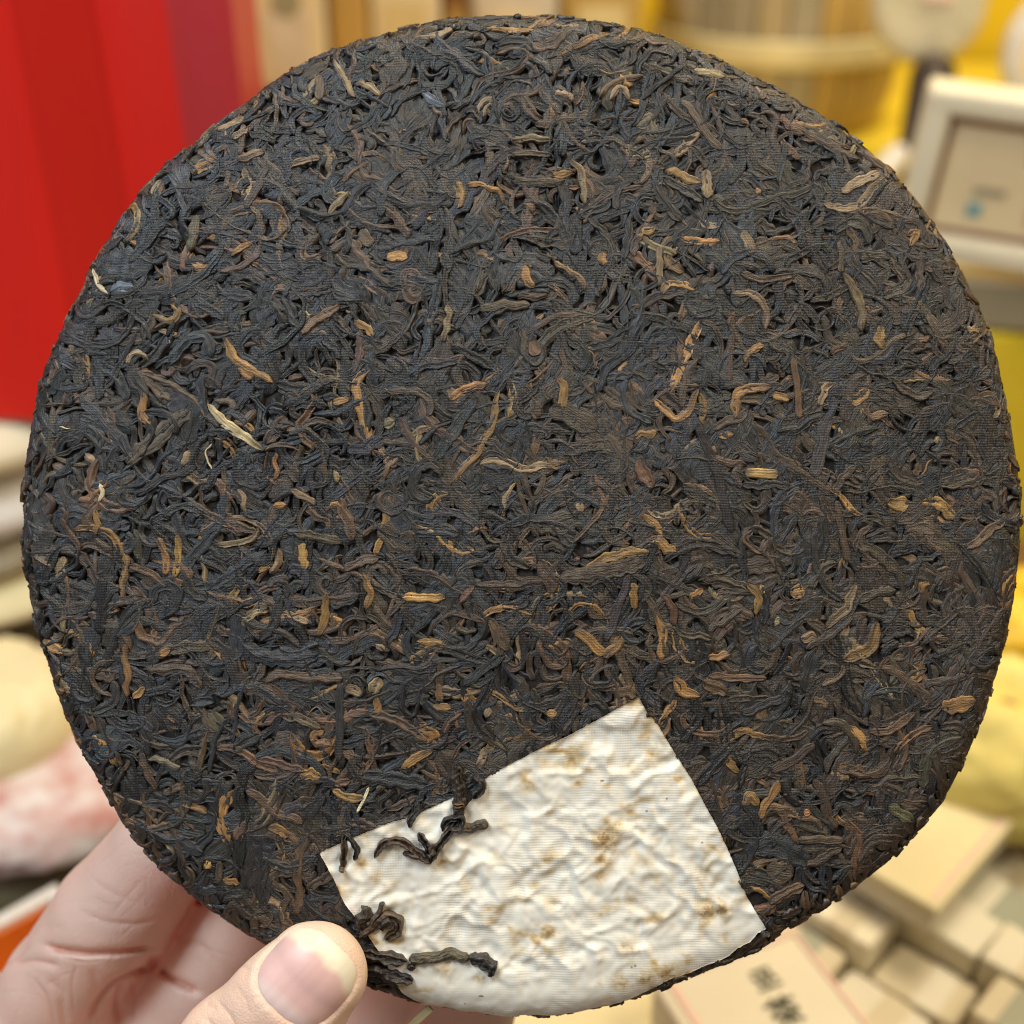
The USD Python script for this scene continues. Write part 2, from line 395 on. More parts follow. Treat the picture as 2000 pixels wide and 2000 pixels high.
# --- small cake on a dark stand and the white cake at the top right
pc = on_y(1808, 10, 0.99)
t = thing('display_cake', 'small cream wrapped disc with a blue-grey mark leaning on a dark stand', 'tea cake', pc)
disc = moved(wrapped_cake(0.043, 0.014, 51, 0.0012), (0, 0.0, 0), rx=75)
obj('paper_wrapper', disc, M_GREYKR2, t, smooth=True)
obj('printed_mark', moved(trimesh.creation.cylinder(0.008, 0.0008, sections=20), (0.006, -0.0145, -0.012), rx=75), M_TEAL, t)
obj('red_mark', moved(flat_patch(0.022, 0.008), (0.004, -0.0160, 0.010), rx=75), M_PINKP, t)
t = thing('cake_stand', 'dark wooden easel stand under the small cream disc', 'stand', (0, 0, 0))


def bar(p, q, r):
    s0 = manifold3d.Manifold.sphere(r, 16)
    mm = manifold3d.Manifold.batch_hull([s0.translate(tuple(p)), s0.translate(tuple(q))]).to_mesh()
    return trimesh.Trimesh(mm.vert_properties[:, :3], mm.tri_verts)


s0, s1 = manifold3d.Manifold.sphere(0.017, 24).translate(tuple(on_y(1822, 150, 0.955))), manifold3d.Manifold.sphere(0.008, 24).translate(tuple(on_y(1768, 335, 0.92)))
lg = manifold3d.Manifold.batch_hull([s0, s1]).to_mesh()
obj('leg', trimesh.Trimesh(lg.vert_properties[:, :3], lg.tri_verts), M_DARKW, t, smooth=50)
obj('leg', bar(on_y(1838, 105, 0.985), on_y(1790, 300, 1.06), 0.009), M_DARKW, t, smooth=50)
obj('white_foot', bar(on_y(1752, 305, 0.915), on_y(1722, 340, 0.905), 0.009), M_WHITE, t, smooth=50)
pc = on_y(2070, 105, 1.02)
t = thing('display_cake', 'white wrapped disc cut off by the right edge in front of the yellow wall', 'tea cake', (pc[0], pc[1], pc[2]))
obj('paper_wrapper', moved(wrapped_cake(0.050, 0.020, 55, 0.0008), rx=80), M_WHITE, t, smooth=True)
obj('grey_mark', moved(flat_patch(0.012, 0.030), (-0.030, -0.0205, 0.004), rx=80), M_GREYP, t)
obj('prop', bar((0, 0.012, -0.045), (0.0, 0.04, TIER - pc[2] + 0.006), 0.006), M_DARKW, t)

# --- framed brick box on a beige slab, right
yf = 0.64
bl = on_y(1776, 536, yf)
slab_z = bl[2]
LEAN = math.radians(-2)
hs = np.linspace(0.05, 0.2, 301)
pt = bl[None] + hs[:, None] * np.array([0, math.sin(LEAN), math.cos(LEAN)])[None] - EYE
Hh0 = hs[np.argmin(np.abs(1000 - (pt @ UP) / (pt @ FWD) / TAN * 1000 - 214))]
tl = on_y(1850, 300, yf)
fm = trimesh.transformations.euler_matrix(-LEAN, math.radians(5), math.radians(-15), 'sxyz')
fm[:3, 3] = (bl[0] - 0.012, yf + 0.006, slab_z + 0.0137)
W, Hh, fr = 0.150, Hh0, 0.0135
t = thing('presentation_box', 'cream framed box with a recessed pale panel, red seals and a teal mark, tilted', 'tea box', matrix=fm)
obj('back_plate', moved(rbox(W - 0.004, 0.016, Hh - 0.004, 0.001), (W / 2, 0.012, 0.002)), M_CREAM, t)
obj('frame_rail', moved(rbox(W, 0.026, fr, 0.004), (W / 2, 0, 0)), M_CREAM, t, smooth=40)
obj('frame_rail', moved(rbox(W, 0.026, fr, 0.004), (W / 2, 0, Hh - fr)), M_CREAM, t, smooth=40)
obj('frame_stile', moved(rbox(fr, 0.0255, Hh - 0.004, 0.004), (fr / 2 + 0.0003, 0, 0.002)), M_CREAM, t, smooth=40)
obj('frame_stile', moved(rbox(fr, 0.0255, Hh - 0.004, 0.004), (W - fr / 2, 0, 0.002)), M_CREAM, t, smooth=40)
obj('recessed_panel', moved(trimesh.creation.box((W - 2 * fr + 0.004, 0.003, Hh - 2 * fr + 0.004)), (W / 2, -0.0035, Hh / 2)), M_GREYP, t)
obj('easel_prop', moved(rbox(0.02, 0.004, 0.06, 0.001), (W / 2, 0.030, 0.010), rx=20), M_CREAM, t)
ln = 0.0022
for (x, z, w, h) in ((W / 2, fr + ln, W - 2 * fr, ln), (W / 2, Hh - fr - ln, W - 2 * fr, ln), (fr + ln, Hh / 2, ln, Hh - 2 * fr - 4 * ln), (W - fr - ln, Hh / 2, ln, Hh - 2 * fr - 4 * ln)):
    obj('inner_border', moved(trimesh.creation.box((w, 0.002, h)), (x, -0.0052, z)), M_MAROON, t)
for (x, z, w, h, mt, nm) in ((0.062, 0.060, 0.010, 0.013, M_MAROON, 'seal_mark'), (0.042, 0.038, 0.016, 0.0035, M_SLAB, 'text_line'), (0.037, 0.028, 0.007, 0.007, M_TEAL, 'teal_mark'), (0.068, 0.030, 0.009, 0.012, M_REDP, 'seal_mark')):
    obj(nm, moved(trimesh.creation.box((w, 0.001, h)), (x, -0.0052, z)), mt, t)
t = thing('box_slab', 'flat beige box under the framed presentation box', 'box', (tl[0] + 0.075, yf + 0.034, TIER), -12)
obj('box_body', rbox(0.24, 0.10, slab_z - TIER - 0.003, 0.002), M_SLAB, t)
obj('lid', moved(rbox(0.242, 0.102, 0.003, 0.001), (0, 0, slab_z - TIER - 0.003)), M_CREAM, t)

# --- tissue-wrapped lumps, right edge


def tuo(r, seed):
    mm = trimesh.creation.icosphere(4, r)
    v = mm.vertices.copy()
    n = v / r
    v[:, 2] *= 0.72
    ang = np.arctan2(n[:, 1], n[:, 0])
    rad = np.hypot(n[:, 0], n[:, 1])
    v += n * ((meshkit.fbm(n * 2.2 + seed, 3, seed) - 0.5) * r * 0.22 + np.where(n[:, 2] > 0, np.sin(9 * ang + 6 * rad) * rad * 0.03 * r, 0))[:, None]
    v[:, 2] -= np.where(n[:, 2] > 0, r * 0.38 * np.exp(-(rad / 0.2) ** 2), 0)
    v[:, 2] = np.maximum(v[:, 2], -r * 0.55) + r * 0.55
    mm.vertices = v
    return mm


for (px, py, r, z, lab, mt) in ((1955, 1425, 0.046, 0.046, 'yellow tissue-wrapped tea nest with a dark dimple, beside the cake edge', M_TISSUE),
                                (2000, 1200, 0.036, 0.046, 'deeper yellow tissue-wrapped tea nest above the dimpled one at the right edge', M_AMBER)):
    p = on_z(px, py, z + r * 0.7)
    t = thing('tea_nest', lab, 'tea nest', (p[0], p[1], z), 40)
    obj('tissue_wrapper', tuo(r, int(px)), mt, t, smooth=True)
    obj('dimple_knot', moved(wrapped_cake(0.0052, 0.004, 3, 0.0002), (0, 0, r * (0.55 + 0.72 - 0.36))), M_WOOD, t, smooth=True)
p = on_z(2010, 1400, 0.04)
t = thing('wooden_tray', 'brown wooden tray under the yellow tea nests at the right edge', 'tray', (p[0] + 0.035, p[1] + 0.055, 0.0), 0)
obj('tray_base', rbox(0.16, 0.20, 0.045, 0.003), M_WOOD, t)

# --- boxes and bricks on the table, lower right
q0, q1, q2 = on_z(1985, 1590, 0.068), on_z(1845, 1785, 0.068), on_z(1790, 1490, 0.068)
e1, e2 = (q1 - q0)[:2], (q2 - q0)[:2]
yaw = math.degrees(math.atan2(-e2[1], -e2[0]))
L1, L2 = np.linalg.norm(e1), 0.098
ux, uy = np.array([math.cos(math.radians(yaw)), math.sin(math.radians(yaw))]), np.array([-math.sin(math.radians(yaw)), math.cos(math.radians(yaw))])
ctr = q0[:2] - ux * L2 / 2 - uy * L1 / 2
t = thing('tea_box', 'cream yellow flat box with green lettering and a red dot, right of the cake', 'tea box', (ctr[0], ctr[1], 0.0535), yaw)
obj('box_body', rbox(L2, L1, 0.0095, 0.002), M_BRICKL, t)
obj('lid', moved(rbox(L2 + 0.003, L1 + 0.003, 0.006, 0.0015), (0, 0, 0.0097)), M_CREAM2, t)
for k in range(6):                                   # a column of green characters running along the box
    x = 0.016
    y = -L1 * 0.36 + k * L1 * 0.135
    for (dx, dy, w, h) in ((0, 0, 0.009, 0.0012), (0, 0.0024, 0.007, 0.0012), (-0.002, 0, 0.0012, 0.006), (0.0025, -0.002, 0.0012, 0.005)):
        obj('green_stroke', moved(flat_patch(w, h, 0.0003), (x + dx, y + dy, 0.0158)), M_GREEN, t)
obj('red_dot', moved(trimesh.creation.cylinder(0.0045, 0.0004, sections=20), (-0.018, L1 * 0.22, 0.0159)), M_REDP, t)
for (x, w, y, h) in ((L2 / 2 - 0.002, 0.0018, 0, L1 - 0.004), (-L2 / 2 + 0.002, 0.0018, 0, L1 - 0.004)):
    obj('pink_border', moved(flat_patch(w, h, 0.0003), (x, y, 0.0158)), M_PINKP, t)
q0, q1, q2 = on_z(1555, 1815, 0.0735), on_z(1690, 1985, 0.0735), on_z(1290, 1945, 0.0735)
ee = (q1 - q0)[:2]
yaw2 = math.degrees(math.atan2(ee[1], ee[0]))
L1b = np.linalg.norm(ee) * 1.35
L2b = np.linalg.norm((q2 - q0)[:2])
vx = ee / np.linalg.norm(ee)
vy = np.array([vx[1], -vx[0]])
if vy @ (q2 - q0)[:2] < 0:
    vy = -vy
cb = q0[:2] + vx * L1b / 2 + vy * L2b / 2
# tea bricks in rows on a low crate
bw, bd_, bh, z0 = 0.034, 0.023, 0.042, 0.0085
cols = [M_BRICK, M_BRICKL, M_BRICK, M_BRICKG, M_BRICKL, M_BRICK, M_CREAM]
cname = {M_BRICK: 'buff', M_BRICKL: 'pale', M_BRICKG: 'grey-green', M_CREAM: 'cream'}
org = on_z(1790, 1850, z0 + bh)[:2]
t = thing('brick_crate', 'dark wooden crate carrying the rows of wrapped tea bricks', 'crate', (org[0], org[1], 0.0008), yaw)
obj('crate_top', moved(rbox(0.37, 0.20, z0 - 0.002, 0.002), (0, -0.010, 0)), M_DARKW, t)
rng = np.random.default_rng(11)
ordn = ['first', 'second', 'third', 'fourth', 'fifth', 'sixth', 'seventh', 'eighth', 'ninth', 'tenth', 'eleventh', 'twelfth']
placed = []
for j in range(-6, 9):
    for i in range(-7, 8):
        gx_ = i * (bw + 0.0022) + (0.010 if i > 1 else 0) + (0.007 if j % 2 else 0) + rng.uniform(-0.001, 0.001)
        gy_ = (1 - j) * (bd_ + 0.0018) - (0.008 if j > 2 else 0)
        cc = org + ux * gx_ + uy * gy_
        d = np.array([cc[0], cc[1], z0 + bh]) - EYE
        zc = d @ FWD
        px = 1000 + d @ RIGHT / zc / TAN * 1000
        py = 1000 - d @ UP / zc / TAN * 1000
        rr = math.hypot(px - 1024, py - 995)
        v0 = np.abs(((cc - ctr) @ ux, (cc - ctr) @ uy))
        vb = np.abs(((cc - cb) @ vx, (cc - cb) @ vy))
        if px > 2060 or py > 2070 or rr < 915 or px < 1250 or abs(gx_) > 0.165 or not -0.098 < gy_ < 0.078:
            continue
        if v0[0] < L2 / 2 - bw * 0.4 and v0[1] < L1 / 2 - bd_ * 0.4 or vb[0] < L1b / 2 - 0.012 and vb[1] < L2b / 2 - 0.012:
            continue
        placed.append((j, i, cc))
rows_ = sorted({q_[0] for q_ in placed})
for (j, i, cc) in placed:
    k = int(rng.integers(0, 7))
    same = sorted(q_[1] for q_ in placed if q_[0] == j)
    hgt = bh - float(rng.choice([0.0, 0.002, 0.008, 0.014])) + rng.uniform(-0.001, 0.0015)
    lab = f'{cname[cols[k]]} wrapped tea brick, {ordn[same.index(i)]} from left in the {ordn[rows_.index(j)]} brick row, lower right'
    t = thing('tea_brick', lab, 'tea brick', (cc[0], cc[1], z0), yaw + rng.uniform(-3, 3), 'wrapped tea bricks in rows at lower right')
    obj('paper_wrapper', rbox(bw, bd_, hgt, 0.0018), cols[k], t, smooth=35)
    obj('paper_band', moved(rbox(bw * 0.34, bd_ + 0.0006, hgt + 0.0005, 0.0016), (rng.uniform(-0.005, 0.005), 0, -0.0001)), cols[(k + 1) % 7], t, smooth=35)
# --- small cream box with dark characters and a red border, bottom
t = thing('lettered_box', 'cream box with dark brushed characters and thin red border lines, below the cake', 'tea box', (cb[0], cb[1], 0.0535), yaw2)
obj('box_body', rbox(L1b, L2b, 0.020, 0.002), M_BRICKL, t)
ztop = 0.0203
sg = 1 if np.dot(np.array([-vx[1], vx[0]]), vy) > 0 else -1


def glyph(cx, cy, size, strokes, rot):
    for (x0, y0, x1, y1) in strokes:
        a = np.array([x0, y0]) * size
        b_ = np.array([x1, y1]) * size
        d = b_ - a
        L = np.linalg.norm(d)
        g = moved(flat_patch(L + size * 0.12, size * 0.13, 0.0003), (0, 0, 0), math.degrees(math.atan2(d[1], d[0])))
        mid = (a + b_) / 2
        g = moved(g, (mid[0], mid[1], 0))
        obj('ink_stroke', moved(g, (cx, cy, ztop), rot), M_INK, t)


tea = [(-.5, .4, .5, .4), (-.2, .55, -.2, .25), (.2, .55, .2, .25), (0, .3, -.45, 0), (0, .3, .45, 0), (-.4, -.1, .4, -.1), (0, .05, 0, -.5), (-.1, -.2, -.4, -.45), (.1, -.2, .4, -.45)]
king = [(-.4, .45, .4, .45), (-.35, 0, .35, 0), (-.5, -.45, .5, -.45), (0, .45, 0, -.45), (-.45, .2, -.3, -.2), (.3, .25, .45, -.15)]
glyph(-L1b * 0.24, sg * (-L2b * 0.12), 0.0080, king, 90)
glyph(L1b * 0.02, sg * (-L2b * 0.10), 0.0100, tea, 90)
glyph(L1b * 0.30, sg * (-L2b * 0.10), 0.0090, king, 90)
for (x, y, w, h) in ((0, sg * -L2b * 0.47, L1b * 0.98, 0.0015), (0, sg * L2b * 0.40, L1b * 0.98, 0.0022), (-L1b * 0.475, 0, 0.0015, L2b * 0.9)):
    obj('red_border', moved(flat_patch(w, h, 0.0003), (x, y, ztop)), M_PINKP, t)

p = on_z(1130, 1985, 0.05)
t = thing('cream_carton', 'plain warm cream carton seen beneath the bottom edge of the ticket', 'carton', (p[0], p[1] - 0.02, 0.0), -8)
obj('carton_body', rbox(0.11, 0.10, 0.048, 0.002), M_CREAM2, t)

# ------------------------------------------------------------------ the tea cake
rng = np.random.default_rng(7)
KPX = DEPTH * TAN * 1e3 / 1000                        # millimetres per photograph pixel on the face
CX, CY = 1024.0, 995.0
RIM = 7.0                                             # edge radius, mm
outline = np.array([(940, 31), (1030, 33), (1130, 43), (1215, 63), (1300, 92), (1380, 122), (1450, 158), (1530, 205), (1600, 256), (1660, 305), (1715, 362), (1780, 455), (1830, 545), (1866, 630), (1893, 720),
                    (1912, 820), (1924, 920), (1926, 1000), (1918, 1100), (1903, 1180), (1885, 1260), (1850, 1365), (1815, 1445), (1770, 1520), (1715, 1585), (1655, 1642), (1600, 1685), (1540, 1722), (1490, 1745),
                    (1430, 1790), (1340, 1828), (1240, 1864), (1150, 1894), (1070, 1908), (990, 1914), (900, 1907), (815, 1895), (740, 1873), (660, 1845), (580, 1812), (500, 1776), (440, 1742), (385, 1703), (310, 1636), (240, 1556),
                    (205, 1495), (165, 1425), (128, 1350), (103, 1275), (78, 1200), (62, 1130), (49, 1050), (48, 980), (52, 900), (64, 810), (80, 725), (110, 640), (150, 560), (195, 475), (250, 390), (310, 320), (385, 262), (465, 200), (550, 135), (640, 92), (740, 62), (840, 40)], float) * (2000 / 1932)
ox, oy = (outline[:, 0] - CX) * KPX, -(outline[:, 1] - CY) * KPX
oth = np.arctan2(oy, ox)
orr = np.hypot(ox, oy) * (1 + 7.5 / 250) + 0.15
o = np.argsort(oth)
oth, orr = oth[o], orr[o]
TH = np.linspace(-np.pi, np.pi, 1441)
RO = np.interp(TH, np.r_[oth - 2 * np.pi, oth, oth + 2 * np.pi], np.r_[orr, orr, orr])
RO = gaussian_filter1d(RO, 5, mode='wrap')


def r_out(th):
    return np.interp(th, TH, RO)


def face_z(x, y):
    r = np.hypot(x, y)
    return -2.6 * (r / 95.0) ** 2 + 0.5 * np.sin(x * 0.045 + 1) * np.cos(y * 0.05)


S_WALL = RIM * np.pi / 2
WALL = 9.0


def to_cake(a, b, h):
    """pressed-sheet coordinates a, b (mm) and height h (mm) -> cake space in mm; beyond the face the sheet goes round the edge"""
    s = np.maximum(np.hypot(a, b), 1e-6)
    ca, sa = a / s, b / s
    R = r_out(np.arctan2(b, a))
    S1 = R - RIM
    over = np.maximum(s - S1, 0)
    phi = np.minimum(over / RIM, np.pi / 2)
    down = np.maximum(over - S_WALL, 0)
    rr = np.where(over > 0, S1 + (RIM + h) * np.sin(phi), s)
    z1 = face_z(np.minimum(s, S1) * ca, np.minimum(s, S1) * sa)
    z = np.where(over > 0, z1 - RIM + (RIM + h) * np.cos(phi) - down, z1 + h)
    return np.stack([rr * ca, rr * sa, z], -1)


def px_flat(pts):
    p = np.asarray(pts, float)
    x, y = (p[..., 0] - CX) * KPX, -(p[..., 1] - CY) * KPX
    r, th = np.hypot(x, y), np.arctan2(y, x)
    r = r * (1 + 2.6 * (r / 95) ** 2 / 250)
    S1 = r_out(th) - RIM
    q = np.clip((r * (1 + 2.0 / 250) - S1) / RIM, 0, 0.999)
    s = np.where(r > S1, S1 + RIM * np.arcsin(q), r)
    return np.stack([s * np.cos(th), s * np.sin(th)], -1)


# raster of heights over the pressed sheet
CELL, HALF = 0.25, 124.0
NG = int(2 * HALF / CELL)
gc = (np.arange(NG) + 0.5) * CELL - HALF
GX, GY = np.meshgrid(gc, gc, indexing='ij')
pts3 = np.stack([GX, GY, np.zeros_like(GX)], -1)
H = -0.9 + 0.3 * meshkit.noise(pts3 / 3.0, 3)
ID = np.full((NG, NG), -1, np.int32)
rough = np.clip(1.7 * (meshkit.fbm(pts3 / 26.0, 2, 12) - 0.5) + 0.47 - 0.0040 * GX + 0.0012 * GY, 0, 1)
rough = np.clip(rough - 0.55 * np.exp(-((GX - 0) ** 2 + (GY - 12) ** 2) / 22 ** 2), 0, 1)    # the flat middle
rough = np.clip(rough - 0.45 * np.exp(-((GX - 72) ** 2 + (GY + 20) ** 2) / 30 ** 2), 0, 1)
CAP = 0.0 + 0.62 * rough + 0.55 * (meshkit.fbm(pts3 / 9.0, 2, 33) - 0.5)
SOFT = 0.05 + 0.24 * rough


WV = meshkit.fbm(pts3 / 8.0, 3, 55)


def cell(a, b):
    return np.clip(((a + HALF) / CELL).astype(int), 0, NG - 1), np.clip(((b + HALF) / CELL).astype(int), 0, NG - 1)


def wob(n, k, amp, r):
    x = np.linspace(0, 1, n)
    o_ = np.zeros(n)
    for i in range(3):
        o_ += np.sin(2 * np.pi * (k * (0.5 + r.random() * 1.3) * (1 + i) * x + r.random())) / (1 + i)
    return amp * o_


COL = {'umber': (0.044, 0.032, 0.0225), 'dark': (0.024, 0.0208, 0.0185), 'black': (0.013, 0.0118, 0.0112), 'cool': (0.026, 0.0275, 0.031), 'blue': (0.042, 0.052, 0.068), 'brown': (0.072, 0.047, 0.030), 'light': (0.135, 0.075, 0.040),  # cool: bluish sky gloss put into the leaf colour
       'gold': (0.27, 0.145, 0.048), 'tan': (0.23, 0.160, 0.085), 'bright': (0.42, 0.30, 0.15), 'olive': (0.085, 0.068, 0.038), 'purple': (0.060, 0.045, 0.044), 'cream': (0.55, 0.45, 0.28), 'pale': (0.12, 0.14, 0.18)}
strips = []


def add_strip(line, w, t, col, kind='twist', lift=0.0, free=False, r=rng, top=None):
    """one leaf: a folded, grooved ribbon that follows what lies under it and is pressed flat by the cloth"""
    line = np.asarray(line, float)
    d = np.r_[0, np.cumsum(np.hypot(*np.diff(line, axis=0).T))]
    L = d[-1]
    nu = int(np.clip(L / 0.24, 8, 160)) | 1
    u = np.linspace(0, 1, nu)
    c_ = np.stack([np.interp(u * L, d, line[:, k]) for k in (0, 1)], 1)
    if len(line) > 2 and nu > 12:
        ends = c_[[0, -1]].copy()
        c_ = gaussian_filter1d(c_, max(1.0, 0.06 * nu), axis=0, mode='nearest')
        c_[0], c_[-1] = ends
    tg = np.gradient(c_, axis=0)
    tg /= np.linalg.norm(tg, axis=1, keepdims=True) + 1e-9
    nr = np.stack([-tg[:, 1], tg[:, 0]], 1)
    wa = min(0.3, 0.12 * L) * r.random()
    c_ = c_ + nr * (wob(nu, 0.8, wa, r) * np.minimum(1, 6 * np.minimum(u, 1 - u)))[:, None]
    nv = 15 if free else (9 if w < 2.2 else 13)
    v = np.sin(np.linspace(-1, 1, nv) * np.pi / 2) * 0.75 + np.linspace(-1, 1, nv) * 0.25
    pw = {'twist': 5, 'flat': 3.0, 'stem': 14, 'bud': 2.4, 'crumb': 3}[kind]
    e0, e1 = r.uniform(0.25, 1.0, 2) if kind in ('twist', 'crumb') else ((0.2, 0.2) if kind == 'bud' else (0.8, 0.8))
    tap = np.clip(1 - np.abs(2 * u - 1) ** pw, 0.0, 1) ** 0.5
    tap = np.maximum(tap, np.where(u < 0.5, e0, e1) * (0.35 + 0.65 * np.clip(np.minimum(u, 1 - u) * L / (0.25 * w + 0.2), 0, 1)))
    wl = wob(nu, L / (4.5 if kind != 'flat' else 7), {'twist': 0.15, 'flat': 0.15, 'stem': 0.05, 'bud': 0.13, 'crumb': 0.2}[kind], r)
    wr = wob(nu, L / 5.0, {'twist': 0.15, 'flat': 0.15, 'stem': 0.05, 'bud': 0.13, 'crumb': 0.2}[kind], r)
    side = np.where(v[None] > 0, 1 + wr[:, None], 1 + wl[:, None])
    off = v[None] * side * (w / 2) * tap[:, None]
    X = c_[:, None] + nr[:, None] * off[..., None]
    ia, ib = cell(X[..., 0], X[..., 1])
    hh = H[ia, ib]
    base = gaussian_filter1d(0.45 * hh[:, 1:-1].mean(1) + 0.55 * hh[:, 1:-1].max(1), max(1, 1.1 / 0.24), mode='nearest')
    w0 = w
    if free:
        tap = tap * (1 + wob(nu, L / 2.2, 0.07, r))
    prof = (1 - np.abs(v) ** {'flat': 9.0, 'stem': 2.4}.get(kind, 5.0)) ** 0.55
    tz = t * (0.5 + 0.5 * np.clip(tap, 0, 1))[:, None]
    sink = 0.42 if not free else 0.12
    ph = wob(nu, L / 8.0, 0.25, r)[:, None]
    k = {'twist': r.uniform(0.9, 1.7), 'flat': r.uniform(1.2, 2.6), 'stem': 0.8, 'bud': 1.0, 'crumb': 1.0}[kind]
    ga = {'twist': 0.24, 'flat': 0.30, 'stem': 0.08, 'bud': 0.16, 'crumb': 0.2}[kind] * t
    g = ga * np.sin(2 * np.pi * (k * (v[None] * 0.5 + 0.16 * ph) + r.random() + 0.25 * u[:, None] * r.uniform(-1, 1) * L / 4))
    g += {'twist': 0.11, 'flat': 0.12}.get(kind, 0.05) * t * np.sin(2 * np.pi * (r.uniform(1.6, 2.6) * (v[None] * 0.5 - 0.2 * ph) + r.random() + 0.2 * u[:, None] * r.uniform(-1, 1) * L / 3))
    g += 0.06 * t * np.sin(2 * np.pi * (u[:, None] * L / r.uniform(0.9, 1.6) + v[None] * r.uniform(0.2, 0.8) + ph))
    if free:
        g = g * 1.35 + 0.16 * t * (meshkit.noise(np.stack([u[:, None] * L * 1.6 + 0 * v[None], v[None] * w * 1.6 + 0 * u[:, None], np.full((nu, nv), r.random() * 50)], -1), 3) - 0.5) * 2
    elif kind in ('bud', 'stem') or top is not None:
        g = g * 1.25 + 0.15 * t * (meshkit.noise(np.stack([u[:, None] * L * 0.9 + 0 * v[None], v[None] * w * 1.5 + 0 * u[:, None], np.full((nu, nv), r.random() * 50)], -1), 3) - 0.5) * 2
    g *= (1 - v ** 4)[None]
    z = base[:, None] + tz * (prof[None] - sink) + g + lift
    if not free:
        cap = CAP[ia, ib] + (r.uniform(-0.10, 0.12) if top is None else top) + 0.35 * lift
        sf = SOFT[ia, ib]
        x = (cap - z) / sf
        press = 1 / (1 + np.exp(np.clip(x * 0.8 - 0.4, -30, 30)))
        z = cap - sf * np.logaddexp(0, x) + 0.42 * g * press
        zs = z
        press = np.clip(press * 1.25, 0.05, 1) * np.clip((WV[ia, ib] - 0.36) * 4.5, 0.06, 1)
    else:
        press = np.full_like(z, 0.22)
    # tint: mottled along the leaf
    cc = np.array(COL[col])
    cc = cc * np.exp(r.normal(0, 0.16)) * (1 + r.normal(0, 0.04, 3))
    mo = 1 + wob(nu, L / 5.0, 0.13, r)[:, None] + 0.10 * np.sin(2 * np.pi * (v[None] * r.uniform(.3, .9) + r.random()))
    tint = cc[None, None] * np.clip(mo, 0.45, 1.6)[..., None]
    if col in ('gold', 'tan', 'bright', 'light') and L > 3:
        dk = np.clip(r.uniform(-0.35, 0.45) + np.abs(2 * u - 1 + r.uniform(-.4, .4)) ** 2 * 0.9 + wob(nu, L / 5.0, 0.14, r), 0, 0.85)[:, None, None] * np.clip(0.75 + 0.5 * np.sin(2 * np.pi * (v * r.uniform(.3, .8) + r.random())), 0.2, 1)[None, :, None]
        tint = tint * (1 - dk) + np.array([0.07, 0.045, 0.028]) * dk
    # raster update
    flat_i = (ia * NG + ib).ravel()
    zz_ = z.ravel().copy()
    od = np.argsort(zz_)
    fi, zo = flat_i[od], zz_[od]
    Hf, If = H.reshape(-1), ID.reshape(-1)
    up = zo >= Hf[fi]
    Hf[fi[up]] = zo[up]
    If[fi[up]] = len(strips)
    # skirts go down into the mass
    zedge = np.concatenate([z[:, :1] - (0.55 if not free else 0.45), z, z[:, -1:] - (0.55 if not free else 0.45)], 1)
    Xe = np.concatenate([X[:, :1], X, X[:, -1:]], 1)
    te = np.concatenate([tint[:, :1] * 0.8, tint, tint[:, -1:] * 0.8], 1)
    pe = np.concatenate([press[:, :1] * 0, press, press[:, -1:] * 0], 1)
    ve = np.r_[-1.3, v, 1.3]
    sl = slice(None, None, 1 if free else 2)
    r0 = r.random() * 100
    gr = np.stack([np.broadcast_to(ve[None] * w * 1.5 + r0, pe.shape), np.broadcast_to((u * L * 0.28)[:, None], pe.shape), np.full(pe.shape, r0 * 3.1)], -1)
    # blunt ends closed by a row pushed down
    def endrow(A):
        return np.concatenate([A[:1], A, A[-1:]], 0)
    ze, Xe, te, pe, gr = (endrow(A[sl]) for A in (zedge, Xe, te, pe, gr))
    ze[0] -= 0.5
    ze[-1] -= 0.5
    strips.append((Xe, ze, te, pe, gr, free))
    return len(strips) - 1


def rand_line(L, curl, r, c=None, ang=None):
    n_ = max(5, int(L / 0.6))
    th = (r.uniform(0, 2 * np.pi) if ang is None else ang) + np.linspace(-0.5, 0.5, n_) * curl + np.cumsum(r.normal(0, 0.16, n_))
    st = np.stack([np.cos(th), np.sin(th)], 1) * L / n_
    p_ = np.cumsum(st, 0)
    p_ -= p_[n_ // 2]
    return p_ + c


def rand_pos(r, smax=None):
    th = r.uniform(-np.pi, np.pi)
    R = np.interp(th, TH, RO) - RIM + S_WALL + 6.5
    s = R * math.sqrt(r.random())
    return np.array([s * math.cos(th), s * math.sin(th)]), s, th


